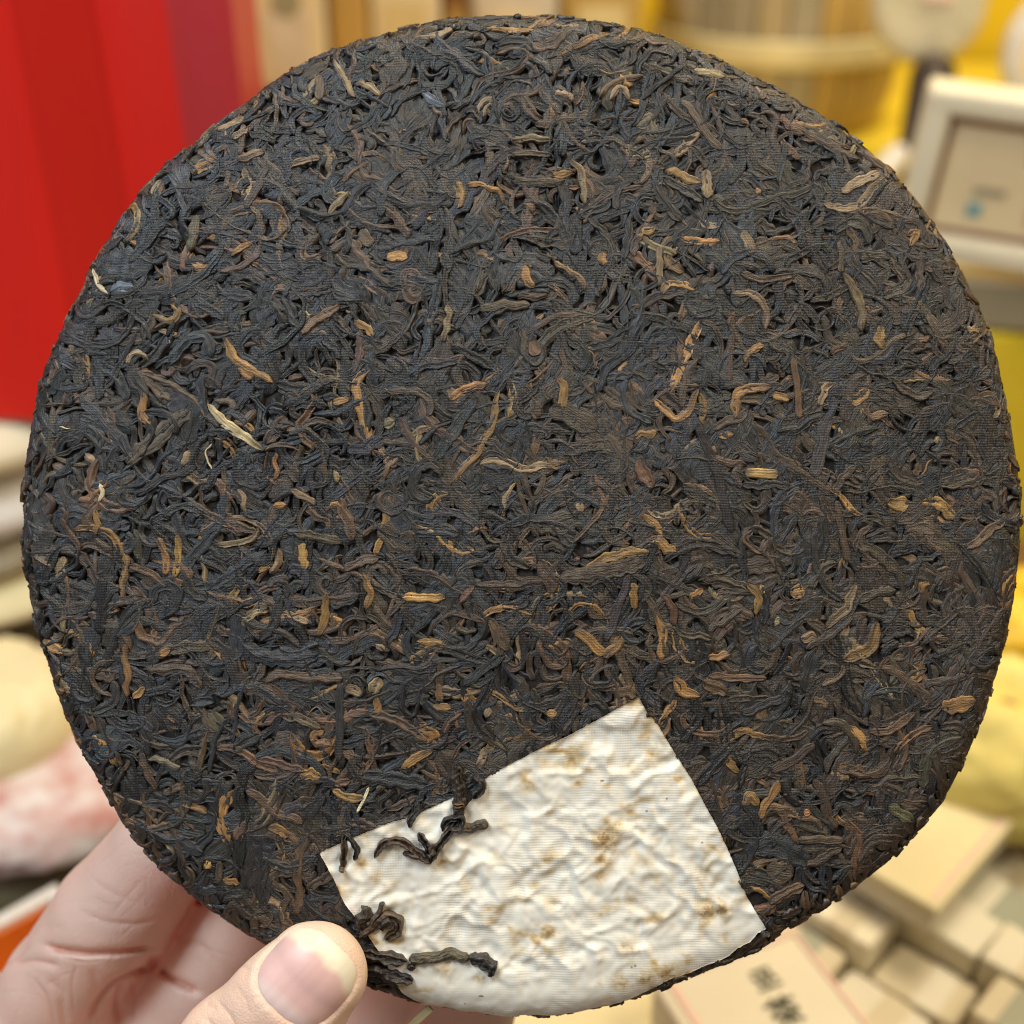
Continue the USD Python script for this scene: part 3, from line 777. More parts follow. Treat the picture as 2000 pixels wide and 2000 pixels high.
def scatter(n, kinds, r):
    names = list(kinds)
    pw = np.array([kinds[k] for k in names], float)
    pw /= pw.sum()
    for _ in range(n):
        c_, s, th = rand_pos(r)
        k = names[r.choice(len(names), p=pw)]
        R = np.interp(th, TH, RO)
        ang = None
        if s > R - 12:                              # by the edge leaves lie round the rim
            ang = th + np.pi / 2 + r.normal(0, 0.8 if s < R - 5 else 1.4)
        ia, ib = cell(c_[:1], c_[1:])
        ro = rough[ia, ib][0]
        q = r.random()
        warm = np.clip(0.34 + 0.0045 * c_[0] - 0.0025 * c_[1], 0.05, 0.85)
        if q < 0.66:
            col = 'dark' if r.random() < 0.40 else ('cool' if r.random() > warm + 0.1 else 'umber')
        elif q < 0.78:
            col = 'black'
        elif q < 0.92:
            col = 'brown'
        elif q < 0.955:
            col = 'light'
        else:
            col = 'gold' if r.random() < 0.55 + 0.3 * warm else 'tan'
        if k == 'twist':
            L = float(np.clip(r.lognormal(2.22, 0.45), 4, 24))
            add_strip(rand_line(L, r.normal(0, 1.7), r, c_, ang), r.uniform(1.2, 2.7), r.uniform(0.85, 1.4), col, 'twist', 0.3 * (r.random() < 0.22), False, r)
        elif k == 'flat':
            L = float(np.clip(r.lognormal(2.3, 0.3), 5, 17))
            if col in ('gold', 'tan', 'light', 'brown'):
                col = ('umber' if r.random() < warm + 0.25 else r.choice(['dark', 'cool']))
            add_strip(rand_line(L, r.normal(0, 0.4), r, c_, ang), r.uniform(2.8, 5.6), r.uniform(0.45, 0.75), col, 'flat', 0, False, r)
        elif k == 'stem':
            L = r.uniform(8, 24)
            add_strip(rand_line(L, r.normal(0, 0.25), r, c_, ang), r.uniform(0.8, 1.5), r.uniform(0.8, 1.1), 'dark' if r.random() < .5 else 'brown', 'stem', 0, False, r)
        elif k == 'bud':
            L = r.uniform(3.5, 10)
            add_strip(rand_line(L, r.normal(0, 1.0), r, c_, ang), r.uniform(1.0, 2.0), r.uniform(0.7, 1.0), r.choice(['gold', 'tan', 'light', 'light', 'brown']), 'bud', 0, False, r)
        else:
            L = r.uniform(1.4, 3.6)
            add_strip(rand_line(L, r.normal(0, 0.8), r, c_, ang), r.uniform(0.9, 2.0), r.uniform(0.6, 0.9), col, 'crumb', 0, False, r)


scatter(2000, {'flat': 1.3, 'twist': 1.3}, rng)
scatter(2700, {'twist': 2.8, 'flat': 1.0, 'stem': 0.3, 'crumb': 0.3, 'bud': 0.25}, rng)
scatter(1500, {'twist': 2.2, 'crumb': 0.8, 'bud': 0.40, 'stem': 0.25, 'flat': 0.12}, rng)

for it in range(420):
    th = rng.uniform(-np.pi, np.pi)
    s_ = np.interp(th, TH, RO) - RIM + rng.uniform(4.0, S_WALL + 5)
    c_ = np.array([s_ * math.cos(th), s_ * math.sin(th)])
    L = rng.uniform(1.6, 6.5)
    add_strip(rand_line(L, rng.normal(0, 1.5), rng, c_), rng.uniform(0.8, 1.9), rng.uniform(0.7, 1.2), rng.choice(['dark', 'umber', 'umber', 'brown', 'light']), rng.choice(['twist', 'crumb']), rng.uniform(0.0, 0.75), False, rng, rng.uniform(0.0, 0.45))

# smaller leaves lodged in the hollows that are left
for it in range(4):
    hol = np.argwhere((gaussian_filter(H, 1.5) < -0.22) & (np.hypot(GX, GY) < r_out(np.arctan2(GY, GX)) + 8))
    for q_ in hol[rng.integers(0, len(hol), 260)]:
        c_ = np.array([gc[q_[0]], gc[q_[1]]])
        if H[q_[0], q_[1]] > -0.1:
            continue
        L = rng.uniform(4, 12)
        add_strip(rand_line(L, rng.normal(0, 1.8), rng, c_), rng.uniform(0.9, 2.2), rng.uniform(0.7, 1.1), rng.choice(['dark', 'dark', 'black', 'umber', 'cool', 'brown']), rng.choice(['twist', 'twist', 'crumb']), 0, False, rng)

# leaves that the photograph singles out: (view origin), polyline in that view's pixels (1.932 per photograph pixel), width, colour, kind
VIEWS = {1: (0, 0), 2: (1000, 0), 3: (0, 600), 4: (1000, 600), 5: (100, 1200), 6: (1000, 1200)}
G, T, B, D, S = 'gold', 'tan', 'brown', 'dark', 'light'
HEROES = [
    (3, [(800, 515), (780, 535), (782, 580), (800, 612)], 6, 'cream', 'stem'), (5, [(965, 385), (985, 360), (1005, 345), (1030, 378)], 5, T, 'stem'), (3, [(230, 452), (268, 460)], 5, 'cream', 'stem'),
    (1, [(400, 1000), (480, 1000), (580, 1000)], 110, 'cool', 'flat'), (1, [(650, 1100), (730, 1080), (820, 1130)], 90, D, 'flat'),
    (1, [(830, 500), (890, 480), (930, 455)], 28, T, 'twist'), (1, [(890, 540), (945, 495)], 24, T, 'twist'), (1, [(900, 605), (960, 585), (1000, 575)], 30, T, 'twist'),
    (1, [(1090, 635), (1150, 605), (1210, 600)], 26, T, 'twist'), (1, [(1240, 815), (1280, 770), (1315, 725)], 26, T, 'bud'), (1, [(875, 970), (910, 935), (960, 915)], 22, G, 'bud'),
    (1, [(580, 1190), (630, 1215), (670, 1205), (680, 1170), (650, 1150)], 26, G, 'twist'), (1, [(1265, 240), (1300, 300), (1340, 370)], 26, T, 'twist'),
    (1, [(1340, 320), (1400, 325), (1435, 365)], 26, T, 'twist'), (1, [(1215, 300), (1205, 380)], 34, S, 'twist'), (1, [(1140, 1265), (1180, 1220), (1240, 1180), (1285, 1155)], 32, S, 'twist'),
    (1, [(1340, 1215), (1390, 1240), (1410, 1270)], 30, G, 'twist'), (1, [(1760, 700), (1820, 695), (1885, 715), (1900, 770)], 23, G, 'twist'), (1, [(1460, 980), (1500, 965), (1540, 975)], 42, G, 'bud'),
    (1, [(1690, 1150), (1700, 1200), (1670, 1290)], 26, T, 'twist'), (1, [(980, 1345), (1080, 1290), (1130, 1230), (1150, 1170)], 26, D, 'stem'), (1, [(930, 790), (970, 710), (1010, 635)], 30, B, 'stem'),
    (1, [(1810, 1168), (1870, 1160), (2000, 1150)], 34, B, 'stem'), (1, [(1400, 690), (1470, 740), (1560, 780), (1640, 780), (1690, 730)], 42, D, 'twist'), (1, [(365, 1020), (380, 1080), (412, 1112)], 18, 'cream', 'bud'),
    (1, [(420, 1105), (460, 1085), (510, 1090)], 44, 'pale', 'flat'), (1, [(1590, 345), (1630, 375), (1680, 400)], 36, 'pale', 'flat'), (1, [(720, 950), (735, 880), (745, 815)], 40, 'olive', 'bud'),
    (1, [(1000, 820), (1035, 780)], 70, 'cool', 'flat'), (1, [(835, 1030), (910, 1010), (960, 970), (985, 920)], 26, B, 'twist'), (1, [(1700, 960), (1780, 920), (1850, 900), (1890, 820)], 26, D, 'twist'),
    (2, [(230, 190), (290, 160), (370, 145)], 30, G, 'bud'), (2, [(330, 370), (370, 320), (430, 295), (495, 290)], 24, S, 'twist'), (2, [(370, 380), (400, 335), (430, 335), (440, 380)], 24, T, 'twist'),
    (2, [(490, 380), (550, 320), (640, 265)], 20, D, 'stem'), (2, [(640, 380), (700, 460), (790, 565)], 28, B, 'stem'), (2, [(0, 530), (80, 520), (150, 530)], 28, T, 'twist'), (2, [(0, 580), (80, 580), (150, 585)], 24, B, 'twist'),
    (2, [(0, 680), (80, 690), (150, 690), (200, 680)], 32, B, 'twist'), (2, [(150, 665), (230, 650)], 28, G, 'bud'), (2, [(215, 600), (260, 650), (280, 720), (275, 770)], 26, T, 'twist'),
    (2, [(570, 670), (640, 710), (720, 760)], 36, D, 'twist'), (2, [(580, 640), (650, 665), (715, 690)], 34, G, 'twist'), (2, [(735, 640), (735, 750)], 38, T, 'twist'), (2, [(1030, 540), (1020, 620), (1005, 690)], 22, D, 'stem'),
    (2, [(1240, 730), (1300, 690), (1375, 665)], 36, T, 'twist'), (2, [(1340, 780), (1370, 720), (1405, 690)], 30, D, 'twist'), (2, [(1170, 770), (1240, 795), (1310, 780), (1350, 720), (1400, 680)], 32, T, 'twist'),
    (2, [(870, 870), (895, 920), (905, 960)], 36, T, 'bud'), (2, [(830, 1110), (890, 1100), (940, 1130), (960, 1190), (955, 1245)], 28, T, 'twist'), (2, [(565, 1110), (585, 1075), (620, 1065), (690, 1095)], 26, G, 'twist'),
    (2, [(555, 930), (560, 1010), (555, 1080)], 26, T, 'twist'), (2, [(1250, 1035), (1300, 1110), (1320, 1180), (1320, 1250)], 34, T, 'twist'), (2, [(1235, 910), (1240, 1030)], 22, B, 'twist'),
    (2, [(160, 985), (220, 1020), (270, 1060), (270, 1095)], 24, S, 'twist'), (2, [(440, 820), (440, 900), (420, 980)], 30, D, 'twist'), (2, [(470, 885), (540, 865)], 30, G, 'bud'), (2, [(340, 950), (345, 1000)], 36, G, 'bud'),
    (2, [(860, 1030), (950, 1060), (1060, 1040)], 28, B, 'twist'), (2, [(1385, 1230), (1395, 1310)], 32, G, 'twist'), (2, [(880, 1345), (920, 1310), (955, 1305)], 24, G, 'bud'), (2, [(80, 1345), (90, 1285)], 50, S, 'bud'),
    (2, [(930, 385), (950, 350), (1030, 370)], 28, B, 'twist'), (2, [(680, 280), (760, 290), (800, 305)], 30, T, 'twist'), (2, [(980, 740), (1030, 730), (1080, 715)], 60, 'black', 'flat'), (2, [(840, 690), (870, 760), (890, 820)], 60, 'cool', 'flat'),
    (2, [(470, 480), (520, 450), (540, 520)], 50, 'olive', 'flat'), (2, [(1490, 890), (1520, 880), (1500, 930)], 26, G, 'twist'), (2, [(1700, 1240), (1750, 1260)], 26, T, 'twist'),
    (3, [(305, 340), (400, 440), (500, 565)], 46, 'cool', 'flat'), (3, [(480, 590), (560, 520), (650, 440), (720, 390)], 62, 'olive', 'flat'), (3, [(920, 1270), (990, 1320), (1100, 1330), (1200, 1310)], 60, 'cool', 'twist'),
    (3, [(855, 120), (880, 190), (950, 240), (1030, 285)], 34, G, 'twist'), (3, [(900, 230), (960, 265)], 36, G, 'twist'), (3, [(785, 365), (840, 430), (910, 480), (995, 540)], 36, 'bright', 'bud'), (3, [(1700, 350), (1750, 305), (1835, 290)], 28, G, 'twist'),
    (3, [(1255, 365), (1320, 345)], 30, G, 'bud'), (3, [(820, 895), (900, 890), (955, 880), (975, 835)], 24, T, 'twist'), (3, [(1020, 1005), (1050, 960), (1050, 910)], 28, T, 'twist'), (3, [(1145, 890), (1150, 990)], 32, G, 'stem'),
    (3, [(660, 1020), (675, 950), (670, 860)], 26, G, 'twist'), (3, [(600, 870), (630, 940), (625, 1010)], 30, G, 'twist'), (3, [(490, 975), (560, 1000), (630, 1055)], 30, S, 'twist'), (3, [(1030, 750), (1080, 745)], 28, G, 'bud'),
    (3, [(1100, 690), (1160, 720), (1190, 745)], 24, T, 'twist'), (3, [(1285, 720), (1310, 800), (1330, 880)], 40, S, 'twist'), (3, [(1260, 615), (1275, 660)], 22, T, 'bud'), (3, [(1040, 550), (1042, 650)], 18, G, 'twist'),
    (3, [(370, 760), (365, 860)], 24, G, 'bud'), (3, [(380, 665), (392, 700), (375, 735)], 18, 'cream', 'bud'), (3, [(690, 600), (715, 540)], 28, T, 'bud'), (3, [(515, 710), (600, 660), (740, 600)], 28, D, 'stem'),
    (3, [(1370, 1000), (1395, 1080), (1380, 1140)], 28, G, 'twist'), (3, [(1300, 990), (1360, 960), (1430, 945)], 36, B, 'twist'), (3, [(1230, 1080), (1230, 1170), (1200, 1240)], 30, G, 'twist'), (3, [(910, 1180), (960, 1160), (1010, 1150)], 22, T, 'twist'),
    (3, [(1070, 1150), (1165, 1190)], 26, T, 'stem'), (3, [(980, 1260), (1040, 1190), (1060, 1090)], 36, D, 'twist'), (3, [(1520, 1095), (1600, 1100), (1680, 1095)], 32, G, 'twist'), (3, [(1735, 1115), (1790, 1050)], 24, S, 'bud'),
    (3, [(1580, 1260), (1680, 1275)], 26, G, 'bud'), (3, [(1570, 850), (1640, 850), (1730, 855)], 40, 'cool', 'twist'), (3, [(1110, 850), (1200, 870), (1290, 890)], 34, 'olive', 'twist'), (3, [(370, 200), (380, 290), (375, 350)], 34, 'cool', 'twist'),
    (3, [(640, 220), (700, 130), (780, 110), (800, 190)], 44, 'cool', 'twist'), (3, [(1640, 580), (1720, 450), (1800, 340)], 50, D, 'bud'), (3, [(1450, 450), (1490, 430)], 40, T, 'flat'), (3, [(380, 1020), (390, 1120), (380, 1230)], 40, 'black', 'stem'),
    (4, [(1370, 570), (1390, 690)], 60, B, 'flat'), (4, [(310, 630), (330, 700), (370, 760), (400, 770)], 60, S, 'flat'), (4, [(180, 1025), (330, 1000), (500, 960)], 62, B, 'twist'), (4, [(1500, 830), (1600, 850)], 90, B, 'flat'),
    (4, [(175, 265), (195, 320), (195, 380)], 34, G, 'twist'), (4, [(840, 420), (845, 330), (900, 305), (980, 300)], 36, G, 'twist'), (4, [(980, 330), (1045, 350)], 30, G, 'twist'), (4, [(1060, 190), (1075, 280), (1085, 420)], 24, S, 'stem'),
    (4, [(880, 210), (900, 160), (955, 145)], 22, G, 'twist'), (4, [(1190, 410), (1170, 520), (1140, 640)], 46, 'purple', 'stem'), (4, [(700, 430), (725, 520), (770, 620), (830, 850)], 34, D, 'stem'), (4, [(870, 670), (1050, 675)], 30, D, 'twist'),
    (4, [(880, 625), (1005, 630)], 36, G, 'stem'), (4, [(540, 350), (590, 400), (620, 430), (670, 390), (700, 310)], 28, G, 'twist'), (4, [(640, 380), (645, 300), (660, 240), (700, 195)], 26, B, 'twist'), (4, [(230, 890), (330, 780), (390, 660)], 15, S, 'bud'),
    (4, [(460, 490), (545, 470)], 28, G, 'twist'), (4, [(480, 570), (500, 640), (530, 680)], 46, S, 'twist'), (4, [(1420, 740), (1500, 745)], 50, G, 'twist'), (4, [(270, 995), (350, 950), (450, 920), (515, 925)], 36, G, 'twist'),
    (4, [(535, 880), (620, 920)], 44, G, 'twist'), (4, [(440, 1010), (400, 1120), (355, 1260)], 28, 'purple', 'stem'), (4, [(455, 1040), (465, 1140)], 28, G, 'twist'), (4, [(240, 1220), (300, 1270), (350, 1310)], 38, G, 'stem'),
    (4, [(345, 1320), (400, 1280), (410, 1240)], 36, G, 'twist'), (4, [(545, 1160), (570, 1230), (560, 1330)], 30, G, 'twist'), (4, [(570, 1085), (610, 1130), (610, 1200)], 28, S, 'twist'), (4, [(615, 1210), (660, 1240), (750, 1250)], 26, B, 'twist'),
    (4, [(740, 1220), (800, 1180), (870, 1130)], 26, B, 'stem'), (4, [(885, 1045), (930, 1080), (920, 1160)], 28, G, 'twist'), (4, [(1050, 1080), (1105, 1070)], 50, G, 'flat'), (4, [(1185, 1210), (1250, 1150), (1300, 1050)], 34, T, 'twist'),
    (4, [(1110, 1290), (1200, 1240), (1290, 1160)], 32, B, 'twist'), (4, [(1250, 1330), (1310, 1310), (1350, 1290), (1370, 1230), (1380, 1190)], 46, G, 'twist'), (4, [(1225, 730), (1250, 840), (1270, 960)], 26, B, 'stem'),
    (4, [(1220, 720), (1240, 640), (1300, 600)], 30, B, 'twist'), (4, [(1140, 850), (1150, 970), (1180, 1060), (1250, 1110)], 30, D, 'twist'), (4, [(1540, 1080), (1570, 1030)], 30, G, 'twist'), (4, [(1720, 910), (1780, 870), (1850, 790)], 34, S, 'twist'),
    (4, [(1380, 80), (1395, 160)], 32, G, 'twist'), (4, [(100, 960), (140, 1020), (150, 1080)], 50, B, 'twist'), (4, [(250, 770), (265, 740)], 34, T, 'bud'), (4, [(1350, 420), (1420, 400)], 34, S, 'bud'), (4, [(1160, 370), (1180, 310), (1210, 290)], 28, T, 'twist'),
    (4, [(1000, 470), (1080, 450), (1180, 400)], 40, D, 'twist'), (4, [(640, 600), (700, 540), (720, 660)], 80, 'cool', 'flat'),
    (5, [(600, 370), (640, 440)], 62, 'olive', 'flat'), (5, [(1170, 610), (1300, 620), (1420, 640)], 58, 'cool', 'twist'),
    (5, [(280, 110), (285, 200), (290, 310)], 26, G, 'twist'), (5, [(310, 315), (355, 275)], 28, G, 'twist'), (5, [(410, 155), (450, 130)], 28, G, 'bud'), (5, [(810, 255), (850, 225), (950, 235), (1100, 240)], 36, B, 'twist'),
    (5, [(1090, 260), (1090, 400), (1085, 550)], 30, D, 'stem'), (5, [(1110, 275), (1180, 300)], 40, T, 'bud'), (5, [(1210, 300), (1240, 240)], 46, T, 'flat'), (5, [(985, 480), (1000, 450), (1030, 440)], 30, G, 'twist'), (5, [(980, 470), (1060, 495)], 30, S, 'twist'),
    (5, [(870, 380), (930, 390), (1020, 430)], 34, B, 'twist'), (5, [(1390, 430), (1440, 460), (1460, 490)], 56, G, 'flat'), (5, [(1320, 580), (1380, 540), (1440, 510)], 34, G, 'bud'), (5, [(1480, 450), (1500, 400), (1550, 370)], 26, B, 'twist'),
    (5, [(1070, 640), (1130, 625)], 30, S, 'twist'), (5, [(1065, 660), (1100, 685), (1180, 690)], 30, G, 'twist'), (5, [(940, 600), (1020, 610)], 40, G, 'twist'), (5, [(780, 545), (860, 560), (960, 590)], 30, B, 'twist'),
    (5, [(740, 660), (850, 740), (950, 785)], 34, B, 'stem'), (5, [(820, 800), (900, 830)], 36, G, 'twist'), (5, [(700, 850), (740, 780)], 40, S, 'twist'), (5, [(970, 840), (930, 960), (940, 1030), (925, 1130)], 30, S, 'twist'),
    (5, [(1155, 745), (1180, 700), (1200, 650)], 10, 'cream', 'stem'), (5, [(370, 545), (430, 550), (490, 575)], 24, 'olive', 'twist'), (5, [(340, 520), (370, 590), (400, 660)], 28, B, 'twist'), (5, [(690, 510), (740, 480), (790, 450)], 40, D, 'twist'),
    (5, [(1380, 100), (1480, 105)], 20, G, 'bud'), (5, [(1690, 40), (1720, 140)], 44, B, 'bud'), (5, [(1440, 345), (1510, 355)], 28, G, 'bud'), (5, [(1555, 270), (1630, 210), (1710, 150)], 34, D, 'twist'), (5, [(1460, 260), (1470, 330)], 26, S, 'twist'),
    (5, [(1640, 390), (1655, 350)], 30, T, 'bud'), (5, [(640, 930), (635, 1010)], 26, B, 'twist'), (5, [(580, 955), (605, 930)], 28, G, 'bud'), (5, [(650, 995), (710, 1015)], 24, G, 'bud'),
    (6, [(610, 235), (650, 290), (710, 310)], 40, G, 'bud'), (6, [(720, 250), (810, 300)], 44, S, 'twist'), (6, [(740, 230), (830, 240), (960, 240)], 28, S, 'twist'), (6, [(870, 375), (950, 340), (1030, 315)], 36, D, 'stem'),
    (6, [(740, 165), (820, 150)], 28, G, 'twist'), (6, [(850, 440), (900, 445), (960, 465)], 24, G, 'twist'), (6, [(935, 770), (970, 700), (1005, 625)], 30, G, 'twist'), (6, [(730, 680), (790, 690), (800, 750)], 50, S, 'flat'),
    (6, [(870, 720), (900, 680), (930, 720)], 34, G, 'twist'), (6, [(1620, 355), (1680, 335), (1735, 320)], 60, G, 'bud'), (6, [(1345, 440), (1420, 440), (1480, 400), (1520, 370)], 30, S, 'twist'), (6, [(1110, 945), (1170, 920), (1240, 880)], 34, B, 'twist'),
    (6, [(960, 960), (1060, 980)], 80, B, 'flat'), (6, [(970, 1090), (1040, 1040), (1100, 1020)], 40, S, 'twist'), (6, [(1100, 1100), (1100, 1040)], 30, S, 'twist'), (6, [(700, 650), (780, 540), (850, 480)], 40, D, 'twist'),
    (6, [(1230, 570), (1265, 575)], 24, G, 'flat'), (6, [(1100, 750), (1125, 745)], 26, G, 'flat'), (6, [(1080, 850), (1250, 850)], 30, B, 'stem'), (6, [(1420, 720), (1500, 770)], 40, 'olive', 'twist'), (6, [(1465, 710), (1530, 720)], 36, B, 'twist'),
    (6, [(980, 590), (1060, 550), (1140, 490)], 34, B, 'stem'), (6, [(1170, 270), (1240, 240), (1250, 190)], 22, B, 'twist'), (6, [(1140, 310), (1190, 350)], 22, S, 'stem'), (6, [(130, 375), (170, 375)], 34, G, 'flat'),
    (6, [(400, 280), (470, 300)], 60, 'light', 'flat'), (6, [(900, 520), (960, 510), (1010, 540)], 50, D, 'twist'), (6, [(1540, 260), (1545, 320)], 34, B, 'flat'), (6, [(1090, 90), (1150, 85)], 36, T, 'twist'), (6, [(990, 25), (1010, 30)], 30, T, 'crumb'),
]
hr = np.random.default_rng(77)
for (vw, line, w, col, kind) in HEROES:
    x0, y0_ = VIEWS[vw]
    pl = px_flat(np.array(line, float) / 1.932 + np.array([x0, y0_]))
    wd = 1.10 * w / 1.932 * KPX
    add_strip(pl, wd, min(1.0, 0.38 + 0.28 * wd) if kind != 'flat' else 0.5, col, kind, 0.26 if kind != 'flat' else (0.0 if col == 'pale' else 0.12), False, hr, 0.14 if kind != 'flat' else 0.08)
N_UNDER = len(strips)

# ------------------------------------------------------------------ the ticket pressed into the cake
TK = np.array([(605, 1606), (650, 1586), (692, 1568), (735, 1550), (771, 1541), (774, 1552), (779, 1541), (800, 1529), (838, 1512), (857, 1503), (862, 1512), (878, 1522), (893, 1505), (914, 1492), (915, 1470), (925, 1462), (965, 1441), (1030, 1407), (1075, 1387),
               (1125, 1359), (1170, 1334), (1205, 1315), (1212, 1328), (1221, 1345), (1218, 1353), (1224, 1354), (1230, 1352), (1243, 1370), (1275, 1424), (1300, 1462), (1332, 1522), (1352, 1558), (1372, 1600), (1392, 1648), (1408, 1690), (1441, 1744), (1425, 1752), (1412, 1770), (1388, 1780),
               (1372, 1797), (1340, 1812), (1300, 1829), (1270, 1836), (1240, 1852), (1205, 1872), (1170, 1886), (1150, 1893), (1100, 1905), (1050, 1911), (990, 1915), (930, 1912), (870, 1906), (810, 1896), (782, 1884), (762, 1868), (752, 1850), (744, 1832), (722, 1800), (702, 1772), (676, 1735), (650, 1700), (630, 1655)], float) * (2000 / 1932)
pk = px_flat(TK)
poly = Polygon(pk).buffer(0)
lng = np.linspace(0, poly.exterior.length, int(poly.exterior.length / 0.4), endpoint=False)
bd = np.array([poly.exterior.interpolate(q).coords[0] for q in lng])
tr_ = np.random.default_rng(3)
bd = bd + tr_.normal(0, 0.035, bd.shape)
polyb = Polygon(bd).buffer(0)
bx0, by0, bx1, by1 = polyb.bounds
st = 0.33
qx, qy = np.meshgrid(np.arange(bx0, bx1, st), np.arange(by0, by1, st), indexing='ij')
q = np.stack([qx.ravel(), qy.ravel()], 1) + tr_.uniform(-0.05, 0.05, (qx.size, 2))
inside = shapely.contains_xy(polyb.buffer(-0.18), q[:, 0], q[:, 1])
pp = np.vstack([bd, q[inside]])
tri = Delaunay(pp).simplices
cen = pp[tri].mean(1)
tri = tri[shapely.contains_xy(polyb, cen[:, 0], cen[:, 1])]
ar = np.cross(pp[tri[:, 1]] - pp[tri[:, 0]], pp[tri[:, 2]] - pp[tri[:, 0]])
tri[ar < 0] = tri[ar < 0][:, ::-1]
tri = tri[np.abs(ar) > 1e-6]
inpoly = shapely.contains_xy(polyb, GX.ravel(), GY.ravel()).reshape(GX.shape)
soft = gaussian_filter(np.clip(H, -0.9, 1.2), 2.2)
wide = gaussian_filter(soft, 12)
ca_, sa_ = math.cos(0.35), math.sin(0.35)
U_, V_ = (GX * ca_ + GY * sa_), (-GX * sa_ + GY * ca_)
wx = meshkit.fbm(np.stack([GX / 7, GY / 7, GX * 0 + 1], -1), 2, 81) - 0.5
wy = meshkit.fbm(np.stack([GX / 7, GY / 7, GX * 0 + 8], -1), 2, 82) - 0.5
cr1 = meshkit.fbm(np.stack([U_ / 10.0 + 1.6 * wx, V_ / 6.2 + 1.6 * wy, GX * 0], -1), 2, 91)
cr2 = meshkit.fbm(np.stack([V_ / 9.0 + 1.7 * wy, U_ / 6.0 + 1.7 * wx, GX * 0 + 4], -1), 2, 92)
cr3 = meshkit.fbm(np.stack([U_ / 3.2 + wy, V_ / 2.4 + wx, GX * 0 + 9], -1), 1, 93)
rd1 = np.clip(1 - np.abs(2 * cr1 - 1) * 3.4, 0, 1)
rd2 = np.clip(1 - np.abs(2 * cr2 - 1) * 3.4, 0, 1)
rd3 = np.clip(1 - np.abs(2 * cr3 - 1) * 2.4, 0, 1) * np.clip((cr1 - 0.42) * 5, 0, 1)
crumple = 0.75 * rd1 ** 1.2 + 0.70 * rd2 ** 1.2 + 1.3 * (cr2 - 0.5) + 0.8 * (cr1 - 0.5) + 0.28 * rd3
crumple = gaussian_filter(crumple, 1.25)
RF = np.clip((r_out(np.arctan2(GY, GX)) - 4 - np.hypot(GX, GY)) / 8, 0.25, 1)
PH = wide + (1.15 * (soft - wide) + 0.60 * (crumple - 0.25) + 0.55 * (meshkit.fbm(np.stack([GX / 2.3 + wx * 2, GY / 2.3 + wy * 2, GX * 0], -1), 2, 97) - 0.5)) * RF + 0.25


def samp(F, a, b):
    return map_coordinates(F, [(a + HALF) / CELL - 0.5, (b + HALF) / CELL - 0.5], order=1, mode='nearest')


ph = samp(PH, pp[:, 0], pp[:, 1])
edge = np.zeros(len(pp), bool)
edge[:len(bd)] = True
dist = shapely.distance(polyb.exterior, shapely.points(pp))
under = samp(gaussian_filter(H, 1.0), pp[:, 0], pp[:, 1])
pcr = samp(crumple, pp[:, 0], pp[:, 1])
ph = ph + 0.18 * np.exp(-dist / 0.5) * (meshkit.noise(np.c_[pp / 3.0, np.zeros(len(pp))], 4) - 0.2)
# stains: tea juice soaked into creases and a few blots
n1 = meshkit.fbm(np.c_[pp / 5.5, np.full(len(pp), 3.0)], 4, 61)
n2 = meshkit.fbm(np.c_[pp / 1.3, np.full(len(pp), 9.0)], 3, 62)
n3 = meshkit.fbm(np.c_[pp / np.array([2.4, 1.4]), np.full(len(pp), 5.0)], 3, 63)
stain = np.clip((n1 - 0.48) * 3.0, 0, 1) * np.clip((n3 - 0.40) * 3.0, 0, 1) * 0.75
stain += 0.30 * np.clip((n1 - 0.42) * 4.0, 0.0, 1) * np.clip((n3 - 0.36) * 2.5, 0, 1)
for (sx_, sy_, sr, sa) in ((1140, 1585, 24, 1.1), (1135, 1620, 14, .7), (1335, 1722, 26, .95), (1365, 1715, 16, .9), (1170, 1845, 20, .8), (1215, 1838, 22, .8), (1265, 1828, 24, .8), (1182, 1785, 20, .8), (1165, 1560, 16, .8), (1085, 1405, 0.1, 0), (1195, 1450, 22, .5), (1230, 1420, 26, .45), (1090, 1440, 16, .4),
                            (1130, 1660, 16, .5), (1040, 1700, 20, .45), (820, 1590, 18, .5), (760, 1600, 20, .35), (880, 1670, 14, .5), (1240, 1660, 16, .5), (1000, 1480, 14, .6), (760, 1850, 12, .7), (905, 1845, 14, .6), (845, 1830, 16, .5), (950, 1560, 18, .4), (1330, 1640, 22, .35), (1190, 1700, 18, .6), (1300, 1590, 18, .35)):
    c_ = px_flat(np.array([sx_, sy_]) * (2000 / 1932))
    rr = np.hypot(*(pp - c_).T) / (sr * 2000 / 1932 * KPX)
    stain += 1.0 * sa * np.clip(1.30 - rr - 1.5 * (n2 - 0.45) - 0.8 * (n3 - 0.5), 0, 1) * (0.55 + 0.5 * (n2 > 0.47))
stain += 0.55 * np.exp(-dist / 0.35) * np.clip((n1 - 0.35) * 3, 0, 1)
stain = np.clip(stain, 0, 1) ** 1.15 * 0.88
base_c = np.array([0.82, 0.77, 0.665])
mid_c, deep_c = np.array([0.64, 0.49, 0.28]), np.array([0.26, 0.135, 0.05])
s1 = np.clip(stain / 0.5, 0, 1)[:, None]
s2 = np.clip((stain - 0.5) / 0.5, 0, 1)[:, None]
ptint = (base_c * (1 - s1) + mid_c * s1) * (1 - s2) + deep_c * s2
specks = tr_.random((16, 2)) * np.array([bx1 - bx0, by1 - by0]) + np.array([bx0, by0])
kd = cKDTree(specks).query(pp)[0]
ptint = np.where((kd < 0.24)[:, None], np.array([0.16, 0.10, 0.06]), ptint)
paper3 = to_cake(pp[:, 0], pp[:, 1], ph)
n_ = len(pp)
low = to_cake(bd[:, 0], bd[:, 1], ph[:len(bd)] - 0.22)
k_ = np.arange(len(bd))
